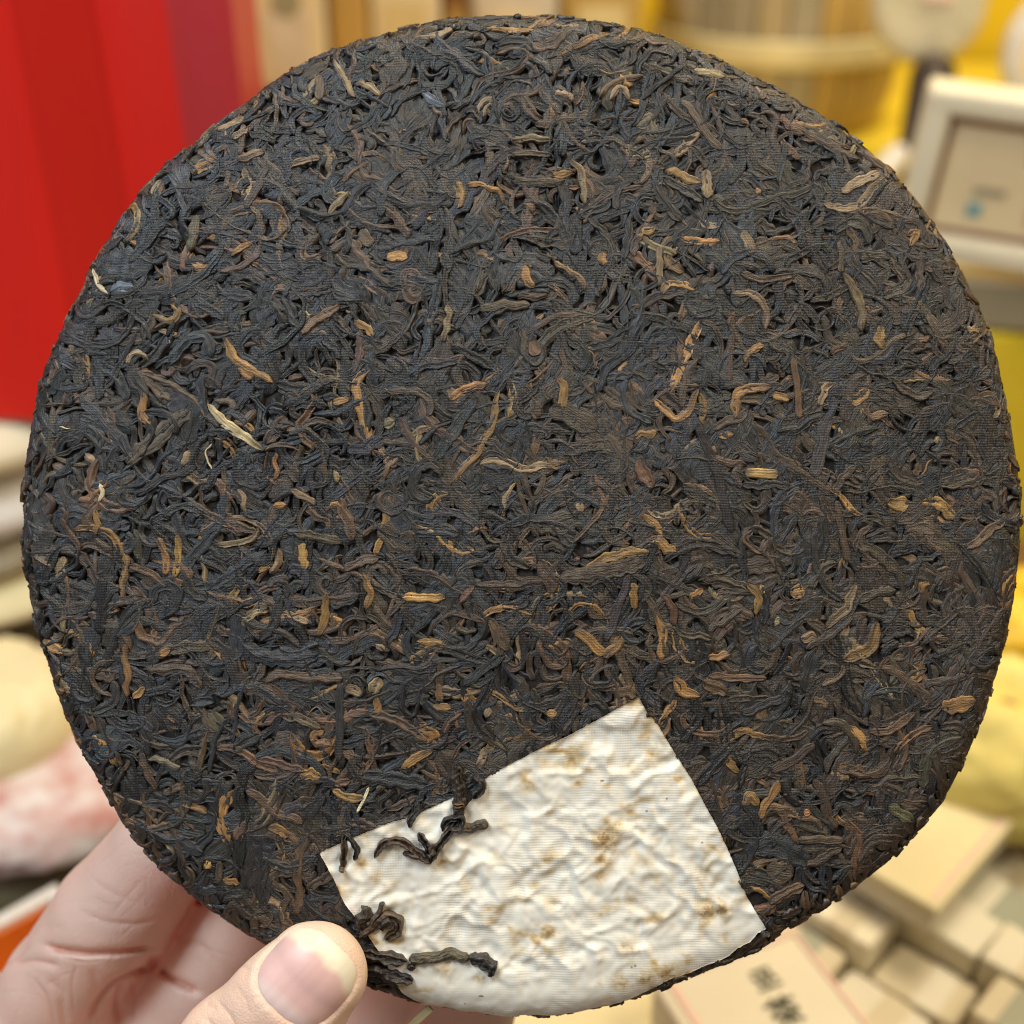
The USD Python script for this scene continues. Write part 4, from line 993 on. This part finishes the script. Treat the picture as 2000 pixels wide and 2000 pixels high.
k2 = (k_ + 1) % len(bd)
ccw = polyb.exterior.is_ccw
sk = np.vstack([np.stack([k_, n_ + k_, n_ + k2], 1), np.stack([k_, n_ + k2, k2], 1)])
paper_v = np.vstack([paper3, low])
paper_f = np.vstack([tri, sk])
ppress = np.clip(0.35 + 1.6 * (meshkit.fbm(np.c_[pp / 7.0, np.full(len(pp), 1.0)], 2, 71) - 0.4), 0.1, 1)
paper_prim = {'tint': np.vstack([ptint, ptint[:len(bd)] * 0.95]), 'flat': np.c_[np.vstack([pp, bd]), np.zeros(n_ + len(bd))],
              'grain': np.c_[np.vstack([pp, bd]) * 0.9, np.zeros(n_ + len(bd))], 'press': np.r_[ppress, ppress[:len(bd)] * 0]}
# the sheet now covers what lies under it
H = np.where(inpoly, np.maximum(PH, gaussian_filter(H, 4.0) * 0.5), H)
ID[inpoly] = -2
TUCK = np.where(shapely.contains_xy(polyb.buffer(-0.15), GX.ravel(), GY.ravel()).reshape(GX.shape), gaussian_filter(PH, 1.5) - 0.55, 9.0)
# leaves lying over the ticket
OVER = [(5, [(1525, 560), (1540, 640), (1540, 700), (1535, 770)], 52, 'umber', 'twist'), (5, [(1600, 600), (1620, 650), (1590, 690)], 46, 'dark', 'twist'), (5, [(1520, 715), (1560, 718)], 30, S, 'flat'), (5, [(1385, 700), (1375, 745), (1352, 800)], 30, 'dark', 'bud'),
        (5, [(1222, 912), (1245, 865), (1300, 840), (1350, 868), (1395, 908), (1438, 932)], 34, B, 'twist'), (5, [(1438, 925), (1455, 880), (1495, 830), (1530, 775)], 32, 'umber', 'twist'), (5, [(1388, 818), (1408, 858), (1425, 900)], 26, 'dark', 'twist'),
        (5, [(1328, 895), (1395, 912)], 20, 'umber', 'stem'), (5, [(1440, 860), (1445, 900)], 26, B, 'twist'), (5, [(1528, 808), (1590, 802), (1650, 792)], 40, 'olive', 'stem'), (5, [(1478, 812), (1492, 775), (1535, 752), (1560, 775), (1540, 805), (1505, 800)], 30, 'dark', 'twist'),
        (5, [(1112, 820), (1110, 880), (1096, 960)], 26, B, 'twist'), (5, [(1090, 955), (1108, 950)], 28, S, 'crumb'), (5, [(1105, 815), (1145, 860), (1162, 895), (1145, 922)], 22, 'dark', 'twist'),
        (5, [(1165, 1215), (1220, 1165), (1275, 1130), (1318, 1150), (1318, 1195), (1262, 1222)], 40, B, 'twist'), (5, [(1200, 1095), (1185, 1130), (1170, 1180)], 56, 'umber', 'twist'), (5, [(1210, 1160), (1235, 1120), (1258, 1078)], 20, 'umber', 'stem'),
        (5, [(1240, 1170), (1290, 1150)], 46, 'umber', 'crumb'), (5, [(1160, 1265), (1230, 1285), (1345, 1300)], 50, 'umber', 'twist'), (5, [(1180, 1310), (1260, 1330), (1370, 1362)], 44, 'dark', 'twist'),
        (5, [(1352, 1296), (1450, 1285), (1580, 1292)], 46, 'olive', 'stem'), (5, [(1578, 1285), (1630, 1300), (1668, 1355)], 58, 'dark', 'crumb'), (5, [(1345, 1330), (1375, 1318)], 26, 'umber', 'crumb'),
        (6, [(505, 375), (515, 380)], 18, 'dark', 'crumb'), (6, [(865, 990), (868, 1030)], 26, 'dark', 'crumb'), (6, [(950, 1170), (965, 1130)], 26, 'dark', 'crumb'), (6, [(930, 1195), (960, 1180)], 34, 'umber', 'crumb')]
for (vw, line, w, col, kind) in OVER:
    x0, y0_ = VIEWS[vw]
    wd = w / 1.932 * KPX
    add_strip(px_flat(np.array(line, float) / 1.932 + np.array([x0, y0_])), wd, min(1.3, 0.5 + 0.32 * wd), col, kind, 0.0, True, hr)

# --- build the meshes
vis = np.bincount(ID[ID >= 0].ravel(), minlength=len(strips))
MM = np.eye(4)
MM[:3, 0], MM[:3, 1], MM[:3, 2], MM[:3, 3] = RIGHT, UP, -FWD, EYE + ray(CX, CY) * DEPTH
cake = thing('tea_cake', 'round dark compressed tea cake of twisted leaves with golden tips, held upright', 'tea cake', matrix=MM)

nr_, nt_ = 150, 720
sv = np.r_[np.linspace(0.0, 1.0, nr_), np.linspace(1.0, 2.0, 40)[1:]]
tt = np.linspace(-np.pi, np.pi, nt_, endpoint=False)
S1 = r_out(tt) - RIM
ss = np.where(sv[:, None] <= 1, sv[:, None] * S1[None], S1[None] + (sv[:, None] - 1) * (S_WALL + WALL))
A, Bb = ss * np.cos(tt)[None], ss * np.sin(tt)[None]
hb = -0.60 + 0.6 * (meshkit.fbm(np.stack([A / 1.4, Bb / 1.4, A * 0], -1), 3, 5) - 0.5)
hb = np.minimum(hb, samp(TUCK, A, Bb) - 0.25)
bv = to_cake(A, Bb, hb)
last = bv[-1]
back = []
for f_, dz in ((0.985, -2.2), (0.95, -3.4), (0.85, -4.0), (0.55, -4.3), (0.32, -4.0), (0.18, -1.0), (0.02, 0.0)):
    w_ = last.copy()
    w_[:, :2] *= f_
    w_[:, 2] = last[:, 2].mean() * 0.7 + last[:, 2] * 0.3 + dz
    back.append(w_)
bv = np.vstack([bv.reshape(-1, 3)] + back)
rows = len(sv) + len(back)
i, j = np.meshgrid(np.arange(rows - 1), np.arange(nt_), indexing='ij')
j2 = (j + 1) % nt_
qd = np.stack([i * nt_ + j, (i + 1) * nt_ + j, (i + 1) * nt_ + j2, i * nt_ + j2], -1).reshape(-1, 4)
obj('pressed_mass', trimesh.Trimesh(bv * 1e-3, np.vstack([qd[:, [0, 1, 2]], qd[:, [0, 2, 3]]]), process=False), BODY, cake, smooth=True)


def strip_mesh(k):
    Xe, ze, te, pe, gr, free = strips[k]
    if not free:
        cap_ = samp(TUCK, Xe[..., 0], Xe[..., 1])
        ze = np.minimum(ze, cap_)
    V = to_cake(Xe[..., 0], Xe[..., 1], ze).reshape(-1, 3) * 1e-3
    F = grid_faces(*ze.shape)
    return V, F, {'tint': te.reshape(-1, 3), 'flat': np.c_[Xe.reshape(-1, 2), ze.ravel() * 0], 'grain': gr.reshape(-1, 3), 'press': pe.ravel()}


order = np.argsort(-vis, kind='stable')
big = [k for k in order if vis[k] > 0 and not strips[k][5]][:270] + list(range(N_UNDER, len(strips)))
bigset = set(big)
for k in big:
    V, F, pr = strip_mesh(k)
    obj('leaf', trimesh.Trimesh(V, F, process=False), LEAF, cake, smooth=True, prim=pr)
rest = [k for k in order if vis[k] >= 5 and k not in bigset]
acc = [strip_mesh(k) for k in rest]
offs = np.cumsum([0] + [len(a[0]) for a in acc])
obj('leaf_fragments', trimesh.Trimesh(np.vstack([a[0] for a in acc]), np.vstack([a[1] + o_ for a, o_ in zip(acc, offs)]), process=False), LEAF, cake, smooth=True,
    prim={k: np.concatenate([a[2][k] for a in acc]) for k in ('tint', 'flat', 'grain', 'press')}, kind='stuff')
print('strips', len(strips), 'kept', len(rest), 'tris', sum(len(a[1]) for a in acc))

tick = thing('paper_ticket', 'torn cream paper ticket with brown tea stains pressed into the cake', 'paper ticket', matrix=MM)
obj('paper_sheet', trimesh.Trimesh(paper_v * 1e-3, paper_f, process=False), PAPER, tick, smooth=True, prim=paper_prim)

# ------------------------------------------------------------------ the hand
HM = np.eye(4)
HM[:3, 0], HM[:3, 1], HM[:3, 2], HM[:3, 3] = RIGHT, UP, -FWD, EYE


def hp(px, py, depth):                               # pixel and depth (mm) -> hand space (mm)
    return np.array([(px - 1000) / 1000 * TAN * depth, -(py - 1000) / 1000 * TAN * depth, -depth])


vx_ = 0.7
lo, hi = np.array([-150.0, -164.0, -352.0]), np.array([8.0, -14.0, -228.0])
ns = np.ceil((hi - lo) / vx_).astype(int)
gx, gy, gz = (lo[k] + vx_ * np.arange(ns[k]) for k in range(3))
Xv, Yv, Zv = (a_.astype(np.float32) for a_ in np.meshgrid(gx, gy, gz, indexing='ij'))


def chain(pts, zs=1.0):
    out = None
    for (a_, b_) in zip(pts[:-1], pts[1:]):
        A_, B_ = hp(*a_[:3]), hp(*b_[:3])
        A_[2] *= 1 / zs
        B_[2] *= 1 / zs
        ba = (B_ - A_).astype(np.float32)
        dx, dy, dz = Xv - np.float32(A_[0]), Yv - np.float32(A_[1]), Zv / np.float32(zs) - np.float32(A_[2])
        h = np.clip((dx * ba[0] + dy * ba[1] + dz * ba[2]) / (ba @ ba), 0, 1)
        d = np.sqrt((dx - h * ba[0]) ** 2 + (dy - h * ba[1]) ** 2 + (dz - h * ba[2]) ** 2) - (a_[3] + h * (b_[3] - a_[3]))
        out = d if out is None else smin(out, d, 2.0)
    return out * np.float32((1 + zs) / 2)


def smin(a_, b_, k):
    h = np.clip(0.5 + 0.5 * (b_ - a_) / k, 0, 1)
    return b_ + (a_ - b_) * h - k * h * (1 - h)


thumb = chain([(617, 1902, 245, 10.2), (560, 1966, 245.5, 11.5), (470, 2062, 248, 12.9), (330, 2220, 260, 13.8), (200, 2330, 288, 16.0)], 0.78)
index = chain([(50, 2030, 303, 13.0), (120, 1920, 298, 13.2), (225, 1785, 290, 13.9), (330, 1650, 284, 11.9), (450, 1500, 281.5, 9.4), (540, 1390, 280.5, 8.2)])
middle = chain([(300, 2090, 306, 13), (390, 1930, 301, 12.6), (480, 1800, 295, 12.2), (610, 1640, 284, 10), (700, 1520, 281.5, 8.6)])
ring = chain([(640, 2200, 308, 13), (810, 2085, 303, 12.8), (888, 1990, 298, 13.6), (955, 1840, 286, 11.2), (1000, 1700, 282, 9)])
palm = smin(smin(smin(chain([(60, 2020, 316, 17.5), (350, 2050, 316, 18)]), chain([(10, 2130, 318, 21), (420, 2270, 322, 23)]), 8), chain([(-90, 2330, 322, 24), (320, 2480, 326, 26)]), 8), chain([(420, 2270, 322, 21), (700, 2330, 320, 20)]), 8)
fingers = smin(smin(index, middle, 1.2), ring, 1.2)
web = chain([(205, 1965, 311, 14), (400, 1975, 312, 13.5)])
back_finger = chain([(640, 2160, 312, 15), (740, 2010, 306, 13.5), (820, 1850, 294, 11), (860, 1720, 286, 9)])
palm = smin(palm, web, 6.0)
palm = smin(palm, chain([(150, 1930, 314, 18), (330, 1770, 305, 12), (440, 1640, 296, 8)]), 3.0)
palm = smin(palm, chain([(240, 1930, 317, 19), (420, 1950, 316, 18)]), 6.0)
fingers = smin(fingers, back_finger, 1.2)
sdf = smin(fingers, palm, 6.0)
# creases and folds of the skin, cut where the photograph shows them
PX = (1000 + Xv / -Zv / TAN * 1000).astype(np.float32)
PY = (1000 - Yv / -Zv / TAN * 1000).astype(np.float32)


def groove(line, depth, width, G):
    line = np.array(line, float)
    seg = np.hypot(*np.diff(line, axis=0).T)
    tot, at_ = seg.sum(), 0.0
    for a_, b_, L_ in zip(line[:-1], line[1:], seg):
        ba = b_ - a_
        h = np.clip(((PX - a_[0]) * ba[0] + (PY - a_[1]) * ba[1]) / (ba @ ba), 0, 1)
        d = (PX - a_[0] - h * ba[0]) ** 2 + (PY - a_[1] - h * ba[1]) ** 2
        q_ = (at_ + h * L_) / tot
        G = np.maximum(G, np.float32(depth) * np.exp(-d / width ** 2) * np.clip(6 * np.minimum(q_, 1 - q_), 0.15, 1))
        at_ += L_
    return G


G0 = np.zeros_like(sdf)
for line, dp, wd in (([(80, 1843), (120, 1856), (180, 1862), (243, 1858), (312, 1847)], 1.7, 7), ([(306, 1888), (262, 1897), (215, 1922), (185, 1960), (165, 2010)], 1.2, 8), ([(306, 1888), (335, 1912), (395, 1942)], 1.6, 8),
                     ([(243, 1905), (226, 1950), (232, 2010)], 0.7, 7), ([(300, 1862), (296, 1880), (306, 1890)], 1.0, 9), ([(20, 1882), (70, 1876), (120, 1888)], 0.5, 7),
                     ([(150, 1775), (200, 1800), (262, 1806), (315, 1795)], 0.35, 5), ([(175, 1715), (225, 1748), (280, 1768)], 0.22, 4), ([(190, 1690), (250, 1640)], 0.15, 3), ([(215, 1790), (280, 1715)], 0.18, 3),
                     ([(330, 1820), (400, 1850), (430, 1900)], 0.4, 6), ([(90, 1905), (120, 1940), (128, 2010)], 0.5, 7), ([(40, 1830), (90, 1810), (140, 1815)], 0.18, 4), ([(120, 1765), (190, 1760), (250, 1785)], 0.15, 4), ([(265, 1690), (330, 1720), (380, 1745)], 0.15, 4), ([(180, 1890), (190, 1925), (180, 1950)], 0.4, 6)):
    G0 = groove(line, dp, wd, G0)
sdf = sdf + G0
sdf += 1.6 * np.exp(-(((PX - 250) / 60) ** 2 + ((PY - 1880) / 14) ** 2)).astype(np.float32) * 0.4
# the nail bed
NC, NA, NB = np.array([599.0, 1909.0]), np.array([0.674, -0.739]), np.array([0.739, 0.674])


def nail_uv(x, y):
    return ((x - NC[0]) * NA[0] + (y - NC[1]) * NA[1]) / 90.0, ((x - NC[0]) * NB[0] + (y - NC[1]) * NB[1]) / 86.0


def nail_r(x, y):
    a_, b_ = nail_uv(x, y)
    return (np.abs(a_) ** 2.7 + np.abs(b_) ** 2.7) ** (1 / 2.7)


nr = nail_r(PX, PY)
TIPF = np.clip((0.98 - nail_uv(PX, PY)[0]) / 0.35, 0, 1)
front = (Zv > -248).astype(np.float32)
thumb_plain = thumb
thumb = thumb + front * (0.55 * np.clip((1.05 - nr) / 0.08, 0, 1) - 0.30 * np.exp(-((nr - 1.14) / 0.08) ** 2)) * TIPF.astype(np.float32)
for line, dp, wd in (([(395, 1985), (425, 2010), (450, 2045)], 0.35, 5), ([(420, 1950), (452, 1985), (470, 2030)], 0.25, 4), ([(450, 1925), (480, 1960)], 0.15, 4), ([(375, 2000), (400, 2030), (420, 2060)], 0.35, 5), ([(470, 1880), (490, 1900)], 0.12, 4), ([(490, 2000), (530, 2015), (560, 2030)], 0.25, 5), ([(400, 1960), (425, 1972)], 0.2, 4)):
    thumb = thumb + groove(line, dp, wd, np.zeros_like(thumb))
sdf = smin(sdf, thumb, 2.5)


def surface_nets(F, lo_, h):
    s_ = F < 0
    c = np.zeros(tuple(n - 1 for n in F.shape), np.int8)
    acc_ = np.zeros(c.shape + (3,), np.float32)
    cnt = np.zeros(c.shape, np.float32)
    I = lambda q: tuple(slice(o_, n - 1 + o_) for o_, n in zip(q, F.shape))
    for ax in range(3):
        for o1 in (0, 1):
            for o2 in (0, 1):
                q0 = [0, 0, 0]
                oth_ = [k for k in range(3) if k != ax]
                q0[oth_[0]], q0[oth_[1]] = o1, o2
                q1 = list(q0)
                q1[ax] = 1
                f0, f1 = F[I(q0)], F[I(q1)]
                cross = s_[I(q0)] != s_[I(q1)]
                t_ = np.where(cross, f0 / np.where(cross, f0 - f1, 1), 0)
                for k in range(3):
                    acc_[..., k] += np.where(cross, (t_ if k == ax else q0[k]), 0)
                cnt += cross
    act = cnt > 0
    idx = np.full(c.shape, -1, np.int64)
    idx[act] = np.arange(act.sum())
    cellp = np.argwhere(act)
    V = (cellp + acc_[act] / cnt[act][:, None]) * h + lo_
    faces = []
    for ax in range(3):
        o1, o2 = [k for k in range(3) if k != ax]
        sl0 = [slice(1, n - 1) for n in F.shape]
        sl1 = list(sl0)
        sl0[ax], sl1[ax] = slice(0, F.shape[ax] - 1), slice(1, F.shape[ax])
        cr = s_[tuple(sl0)] != s_[tuple(sl1)]
        sign = s_[tuple(sl0)][cr]
        p_ = np.argwhere(cr)
        for k in (o1, o2):
            p_[:, k] += 1
        def at(d1, d2):
            w_ = p_.copy()
            w_[:, o1] -= d1
            w_[:, o2] -= d2
            return idx[w_[:, 0], w_[:, 1], w_[:, 2]]
        quad = np.stack([at(1, 1), at(0, 1), at(0, 0), at(1, 0)], 1)
        flip = sign if ax != 1 else ~sign
        quad[~flip] = quad[~flip][:, ::-1]
        faces.append(quad)
    Q = np.vstack(faces)
    Q = Q[(Q >= 0).all(1)]
    return V, np.vstack([Q[:, [0, 1, 2]], Q[:, [0, 2, 3]]])


hv, hf = surface_nets(sdf, lo, vx_)
hand_m = trimesh.Trimesh(hv, hf, process=False)
trimesh.smoothing.filter_taubin(hand_m, lamb=0.5, nu=0.53, iterations=8)
comp = trimesh.graph.connected_component_labels(hand_m.edges, node_count=len(hand_m.vertices))
keep = np.bincount(comp).argmax()
hand_m.update_faces(comp[hand_m.faces[:, 0]] == keep)
hand_m.remove_unreferenced_vertices()
if hand_m.volume < 0:
    hand_m.invert()
hv = np.array(hand_m.vertices)
def to_px(v):
    return 1000 + v[:, 0] / -v[:, 2] / TAN * 1000, 1000 - v[:, 1] / -v[:, 2] / TAN * 1000


hx, hy = to_px(hv)
see = (hx > -60) & (hx < 760) & (hy < 2060) & (hand_m.vertex_normals[:, 2] > 0.1)
fsel = np.nonzero(see[hand_m.faces].all(1))[0]
nv_, nf_ = trimesh.remesh.subdivide(hv, hand_m.faces, face_index=fsel)
hand_m = trimesh.Trimesh(nv_, nf_, process=False)
hv = np.array(hand_m.vertices)
hx, hy = to_px(hv)
hn = hand_m.vertex_normals
isth0 = hv[:, 2] > -262


def fine(line, depth, width, where):
    line = np.array(line, float)
    line = np.stack([np.interp(np.linspace(0, 1, 24), np.linspace(0, 1, len(line)), line[:, k]) for k in (0, 1)], 1)
    line[1:-1] = gaussian_filter1d(line, 2.0, axis=0)[1:-1]
    d_, q_ = np.full(len(hv), 1e9), np.zeros(len(hv))
    for n_i, (a_, b_) in enumerate(zip(line[:-1], line[1:])):
        ba = b_ - a_
        h = np.clip(((hx - a_[0]) * ba[0] + (hy - a_[1]) * ba[1]) / (ba @ ba + 1e-9), 0, 1)
        d = (hx - a_[0] - h * ba[0]) ** 2 + (hy - a_[1] - h * ba[1]) ** 2
        m_ = d < d_
        d_[m_], q_[m_] = d[m_], ((n_i + h) / 23)[m_]
    return depth * np.exp(-d_ / width ** 2) * np.clip(5 * np.minimum(q_, 1 - q_), 0, 1) * where * (hn[:, 2] > 0.05)


dig = np.zeros(len(hv))
FING, THB = (~isth0).astype(float), isth0.astype(float)
for line, dp, wd in (([(80, 1843), (120, 1856), (180, 1862), (243, 1858), (312, 1847)], 0.75, 4.0), ([(306, 1888), (262, 1897), (215, 1922), (185, 1960), (165, 2010)], 0.6, 4), ([(306, 1888), (335, 1912), (395, 1942)], 0.7, 4),
                     ([(243, 1905), (226, 1950), (232, 2010)], 0.4, 4), ([(20, 1882), (70, 1876), (120, 1888)], 0.3, 3.5), ([(110, 1868), (160, 1880), (215, 1876)], 0.3, 3.5), ([(60, 1905), (95, 1950), (110, 2010)], 0.3, 4),
                     ([(150, 1775), (200, 1800), (262, 1806), (315, 1795)], 0.16, 3), ([(175, 1715), (225, 1748), (280, 1768)], 0.14, 3), ([(190, 1690), (250, 1640)], 0.10, 2.5), ([(215, 1790), (280, 1715)], 0.10, 2.5), ([(230, 1800), (300, 1730)], 0.08, 2.5),
                     ([(255, 1905), (262, 1950), (255, 2005)], 0.35, 4), ([(150, 1880), (140, 1920), (145, 1990)], 0.25, 4), ([(400, 1850), (430, 1862), (470, 1870)], 0.12, 3), ([(60, 1840), (40, 1870), (5, 1890)], 0.25, 4)):
    dig = np.maximum(dig, fine(line, dp, wd, FING))
for line, dp, wd in (([(395, 1985), (425, 2010), (450, 2045)], 0.25, 3.5), ([(420, 1950), (452, 1985), (470, 2030)], 0.2, 3), ([(375, 2000), (400, 2030), (420, 2060)], 0.25, 3.5), ([(470, 1880), (490, 1900)], 0.1, 2.5), ([(490, 1998), (530, 2018), (560, 2032)], 0.2, 3),
                     ([(400, 1960), (425, 1972)], 0.12, 2.5), ([(455, 1915), (480, 1950), (490, 1985)], 0.12, 3)):
    dig = np.maximum(dig, fine(line, dp, wd, THB))
rw = np.random.default_rng(9)
for _ in range(46):                                  # the web of short fine lines of a palm
    c_ = np.array([rw.uniform(-10, 380), rw.uniform(1640, 2010)])
    an, ln_ = rw.uniform(0, np.pi), rw.uniform(25, 75)
    dv = np.array([math.cos(an), math.sin(an)]) * ln_ / 2
    dig = np.maximum(dig, fine([c_ - dv, c_ + rw.normal(0, 5, 2), c_ + dv], rw.uniform(0.04, 0.11), 2.4, FING))
hv = hv - hn * (0.7 * dig)[:, None]
isth = np.clip((-262 - hv[:, 2]) / -10, 0, 1)
mott = meshkit.fbm(hv / 9.0, 3, 5)[:, None]
skin_a, skin_b = np.array([0.76, 0.495, 0.39]), np.array([0.765, 0.515, 0.385])
stint = skin_a * (1 - isth[:, None]) + skin_b * isth[:, None]
stint = stint * (0.90 + 0.2 * mott) * (1 - np.clip(dig * 0.5, 0, 0.35)[:, None] * np.array([0.35, 0.75, 0.8]))
flush = np.exp(-(((hx - 330) / 90) ** 2 + ((hy - 1740) / 60) ** 2)) * 0.5 + 0.25 * np.clip((mott[:, 0] - 0.5) * 4, 0, 1)
stint = stint * (1 - flush[:, None] * np.array([0.05, 0.22, 0.20]))
SKIN = usdkit.material(stage, '/World/Looks/skin', {
    't': ('attribute', {'attribute': 'tint'}), 'tc': ('attribute', {'attribute': 'rest'}),
    'v': ('voronoi_texture', {'scale': 1.5, 'feature': 'distance_to_edge'}), 'n': ('noise_texture', {'scale': 0.9, 'detail': 5.0}),
    'vm': ('map_range', {'from_min': 0.0, 'from_max': 0.25, 'to_min': 0.0, 'to_max': 1.0, 'clamp': True}),
    'nm': ('math', {'math_type': 'multiply', 'value2': 1.6}), 'ad': ('math', {'math_type': 'add'}),
    'b': ('bump', {'distance': 4.5e-5, 'strength': 1.0}),
    'p': ('principled_bsdf', {'roughness': 0.42, 'specular_ior_level': 0.45, 'subsurface_weight': 0.22, 'subsurface_scale': 0.003, 'subsurface_radius': (1.0, 0.35, 0.2)})},
    [('t.vector', 'p.base_color'), ('tc.vector', 'v.vector'), ('tc.vector', 'n.vector'), ('v.distance', 'vm.value'), ('n.fac', 'nm.value1'), ('vm.result', 'ad.value1'), ('nm.value', 'ad.value2'), ('ad.value', 'b.height'), ('b.normal', 'p.normal')], surface='p.BSDF')
NAIL = usdkit.material(stage, '/World/Looks/nail', {
    't': ('attribute', {'attribute': 'tint'}), 'tc': ('attribute', {'attribute': 'rest'}), 'm': ('mapping', {'scale': (0.35, 7.0, 1.0)}), 'n': ('noise_texture', {'scale': 1.0, 'detail': 2.0}),
    'b': ('bump', {'distance': 4.0e-5, 'strength': 1.0}),
    'p': ('principled_bsdf', {'roughness': 0.36, 'specular_ior_level': 0.5, 'subsurface_weight': 0.15, 'subsurface_scale': 0.002, 'subsurface_radius': (1.0, 0.4, 0.3)})},
    [('t.vector', 'p.base_color'), ('tc.vector', 'm.vector'), ('m.vector', 'n.vector'), ('n.fac', 'b.height'), ('b.normal', 'p.normal')], surface='p.BSDF')
hand = thing('hand', 'left hand gripping the tea cake from below, thumb in front and fingers behind', 'hand', matrix=HM)
obj('skin', trimesh.Trimesh(hv * 1e-3, hand_m.faces, process=False), SKIN, hand, smooth=True, prim={'tint': stint, 'rest': hv})
# thumb nail: a thin curved plate in the nail bed
iz = np.argmax(thumb_plain[:, :, ::-1] < 0, axis=2)
has = (thumb_plain[:, :, ::-1] < 0).any(2)
kz = len(gz) - 1 - iz
ii, jj = np.nonzero(has & (kz < len(gz) - 1))
kk = kz[ii, jj]
f0, f1 = thumb_plain[ii, jj, kk], thumb_plain[ii, jj, kk + 1]
zs_ = gz[kk] + vx_ * f0 / (f0 - f1)
from scipy.interpolate import griddata
sp = np.stack([1000 + gx[ii] / -zs_ / TAN * 1000, 1000 - gy[jj] / -zs_ / TAN * 1000], 1)
rad_, ang_ = np.linspace(0, 1, 26), np.linspace(0, 2 * np.pi, 96, endpoint=False)
rr_, aa_ = np.meshgrid(rad_, ang_, indexing='ij')
ux_, uy_ = np.cos(aa_), np.sin(aa_)
k_n = rr_ / (np.abs(ux_) ** 2.7 + np.abs(uy_) ** 2.7) ** (1 / 2.7)
na, nb = ux_ * k_n, uy_ * k_n
npx = NC[0] + na * 90 * NA[0] + nb * 86 * NB[0]
npy = NC[1] + na * 90 * NA[1] + nb * 86 * NB[1]
nz = griddata(sp, zs_, np.stack([npx, npy], -1), method='linear')
nz = np.where(np.isnan(nz), np.nanmin(nz), nz)
nz = nz + 0.14 * (1 - rr_ ** 4) - 0.30 * rr_ ** 8 * np.clip((0.9 - na) / 0.3, 0.25, 1)
nv3 = np.stack([(npx - 1000) / 1000 * TAN * -nz, -(npy - 1000) / 1000 * TAN * -nz, nz], -1)
low3 = nv3[-1].copy()
low3[:, 2] -= 0.35
vv = np.vstack([nv3.reshape(-1, 3), low3])
i, j = np.meshgrid(np.arange(len(rad_)), np.arange(96), indexing='ij')
i, j = i[:-1 + 1], j
i2, j2 = np.meshgrid(np.arange(len(rad_)), np.arange(96), indexing='ij')
qd = np.stack([i2 * 96 + j2, (i2 + 1) * 96 + j2, (i2 + 1) * 96 + (j2 + 1) % 96, i2 * 96 + (j2 + 1) % 96], -1).reshape(-1, 4)
nf = np.vstack([qd[:, [0, 1, 2]], qd[:, [0, 2, 3]]])
nm = trimesh.Trimesh(vv, nf, process=False)
if nm.face_normals[:, 2].mean() < 0:
    nm = trimesh.Trimesh(vv, nf[:, ::-1], process=False)
naf, nbf = np.r_[na.ravel(), na[-1]], np.r_[nb.ravel(), nb[-1]]
edge_t = np.clip((naf - 0.42 + 0.18 * nbf ** 2 + 0.05 * np.sin(9 * nbf)) / 0.16, 0, 1)[:, None]
lun = np.clip((-0.55 - naf - 0.1 * nbf ** 2) / 0.2, 0, 1)[:, None]
nt = np.array([0.68, 0.42, 0.38]) * (1 - edge_t) + np.array([0.76, 0.655, 0.50]) * edge_t
nt = nt * (1 - 0.6 * lun) + np.array([0.76, 0.58, 0.53]) * 0.6 * lun
streak = meshkit.noise(np.stack([naf * 1.2, nbf * 11, naf * 0], -1), 3)[:, None]
nt = nt * (0.94 + 0.10 * streak)
obj('thumb_nail', trimesh.Trimesh(vv * 1e-3, nm.faces, process=False), NAIL, hand, smooth=True, prim={'tint': nt, 'rest': np.c_[naf * 9, nbf * 9, naf * 0]})

# pale strip showing between the finger and the lower edge of the ticket
a_, b_ = hp(842, 1966, 258.5) * 1e-3, hp(640, 2150, 264) * 1e-3
ds = b_ - a_
Ls = np.linalg.norm(ds)
ex = ds / Ls
ey = np.cross([0, 0, 1.0], ex)
ey /= np.linalg.norm(ey)
SM = np.eye(4)
SM[:3, 0], SM[:3, 1], SM[:3, 2], SM[:3, 3] = ex, ey, np.cross(ex, ey), (a_ + b_) / 2
pm = moved(rbox(Ls, 0.0017, 0.0007, 0.0002), (0, 0, 0))
pm.apply_transform(SM)
t = thing('bamboo_strip', 'thin pale yellow strip poking out under the lower edge of the ticket', 'strip', matrix=HM)
obj('strip_body', pm, M_CREAM2, t)
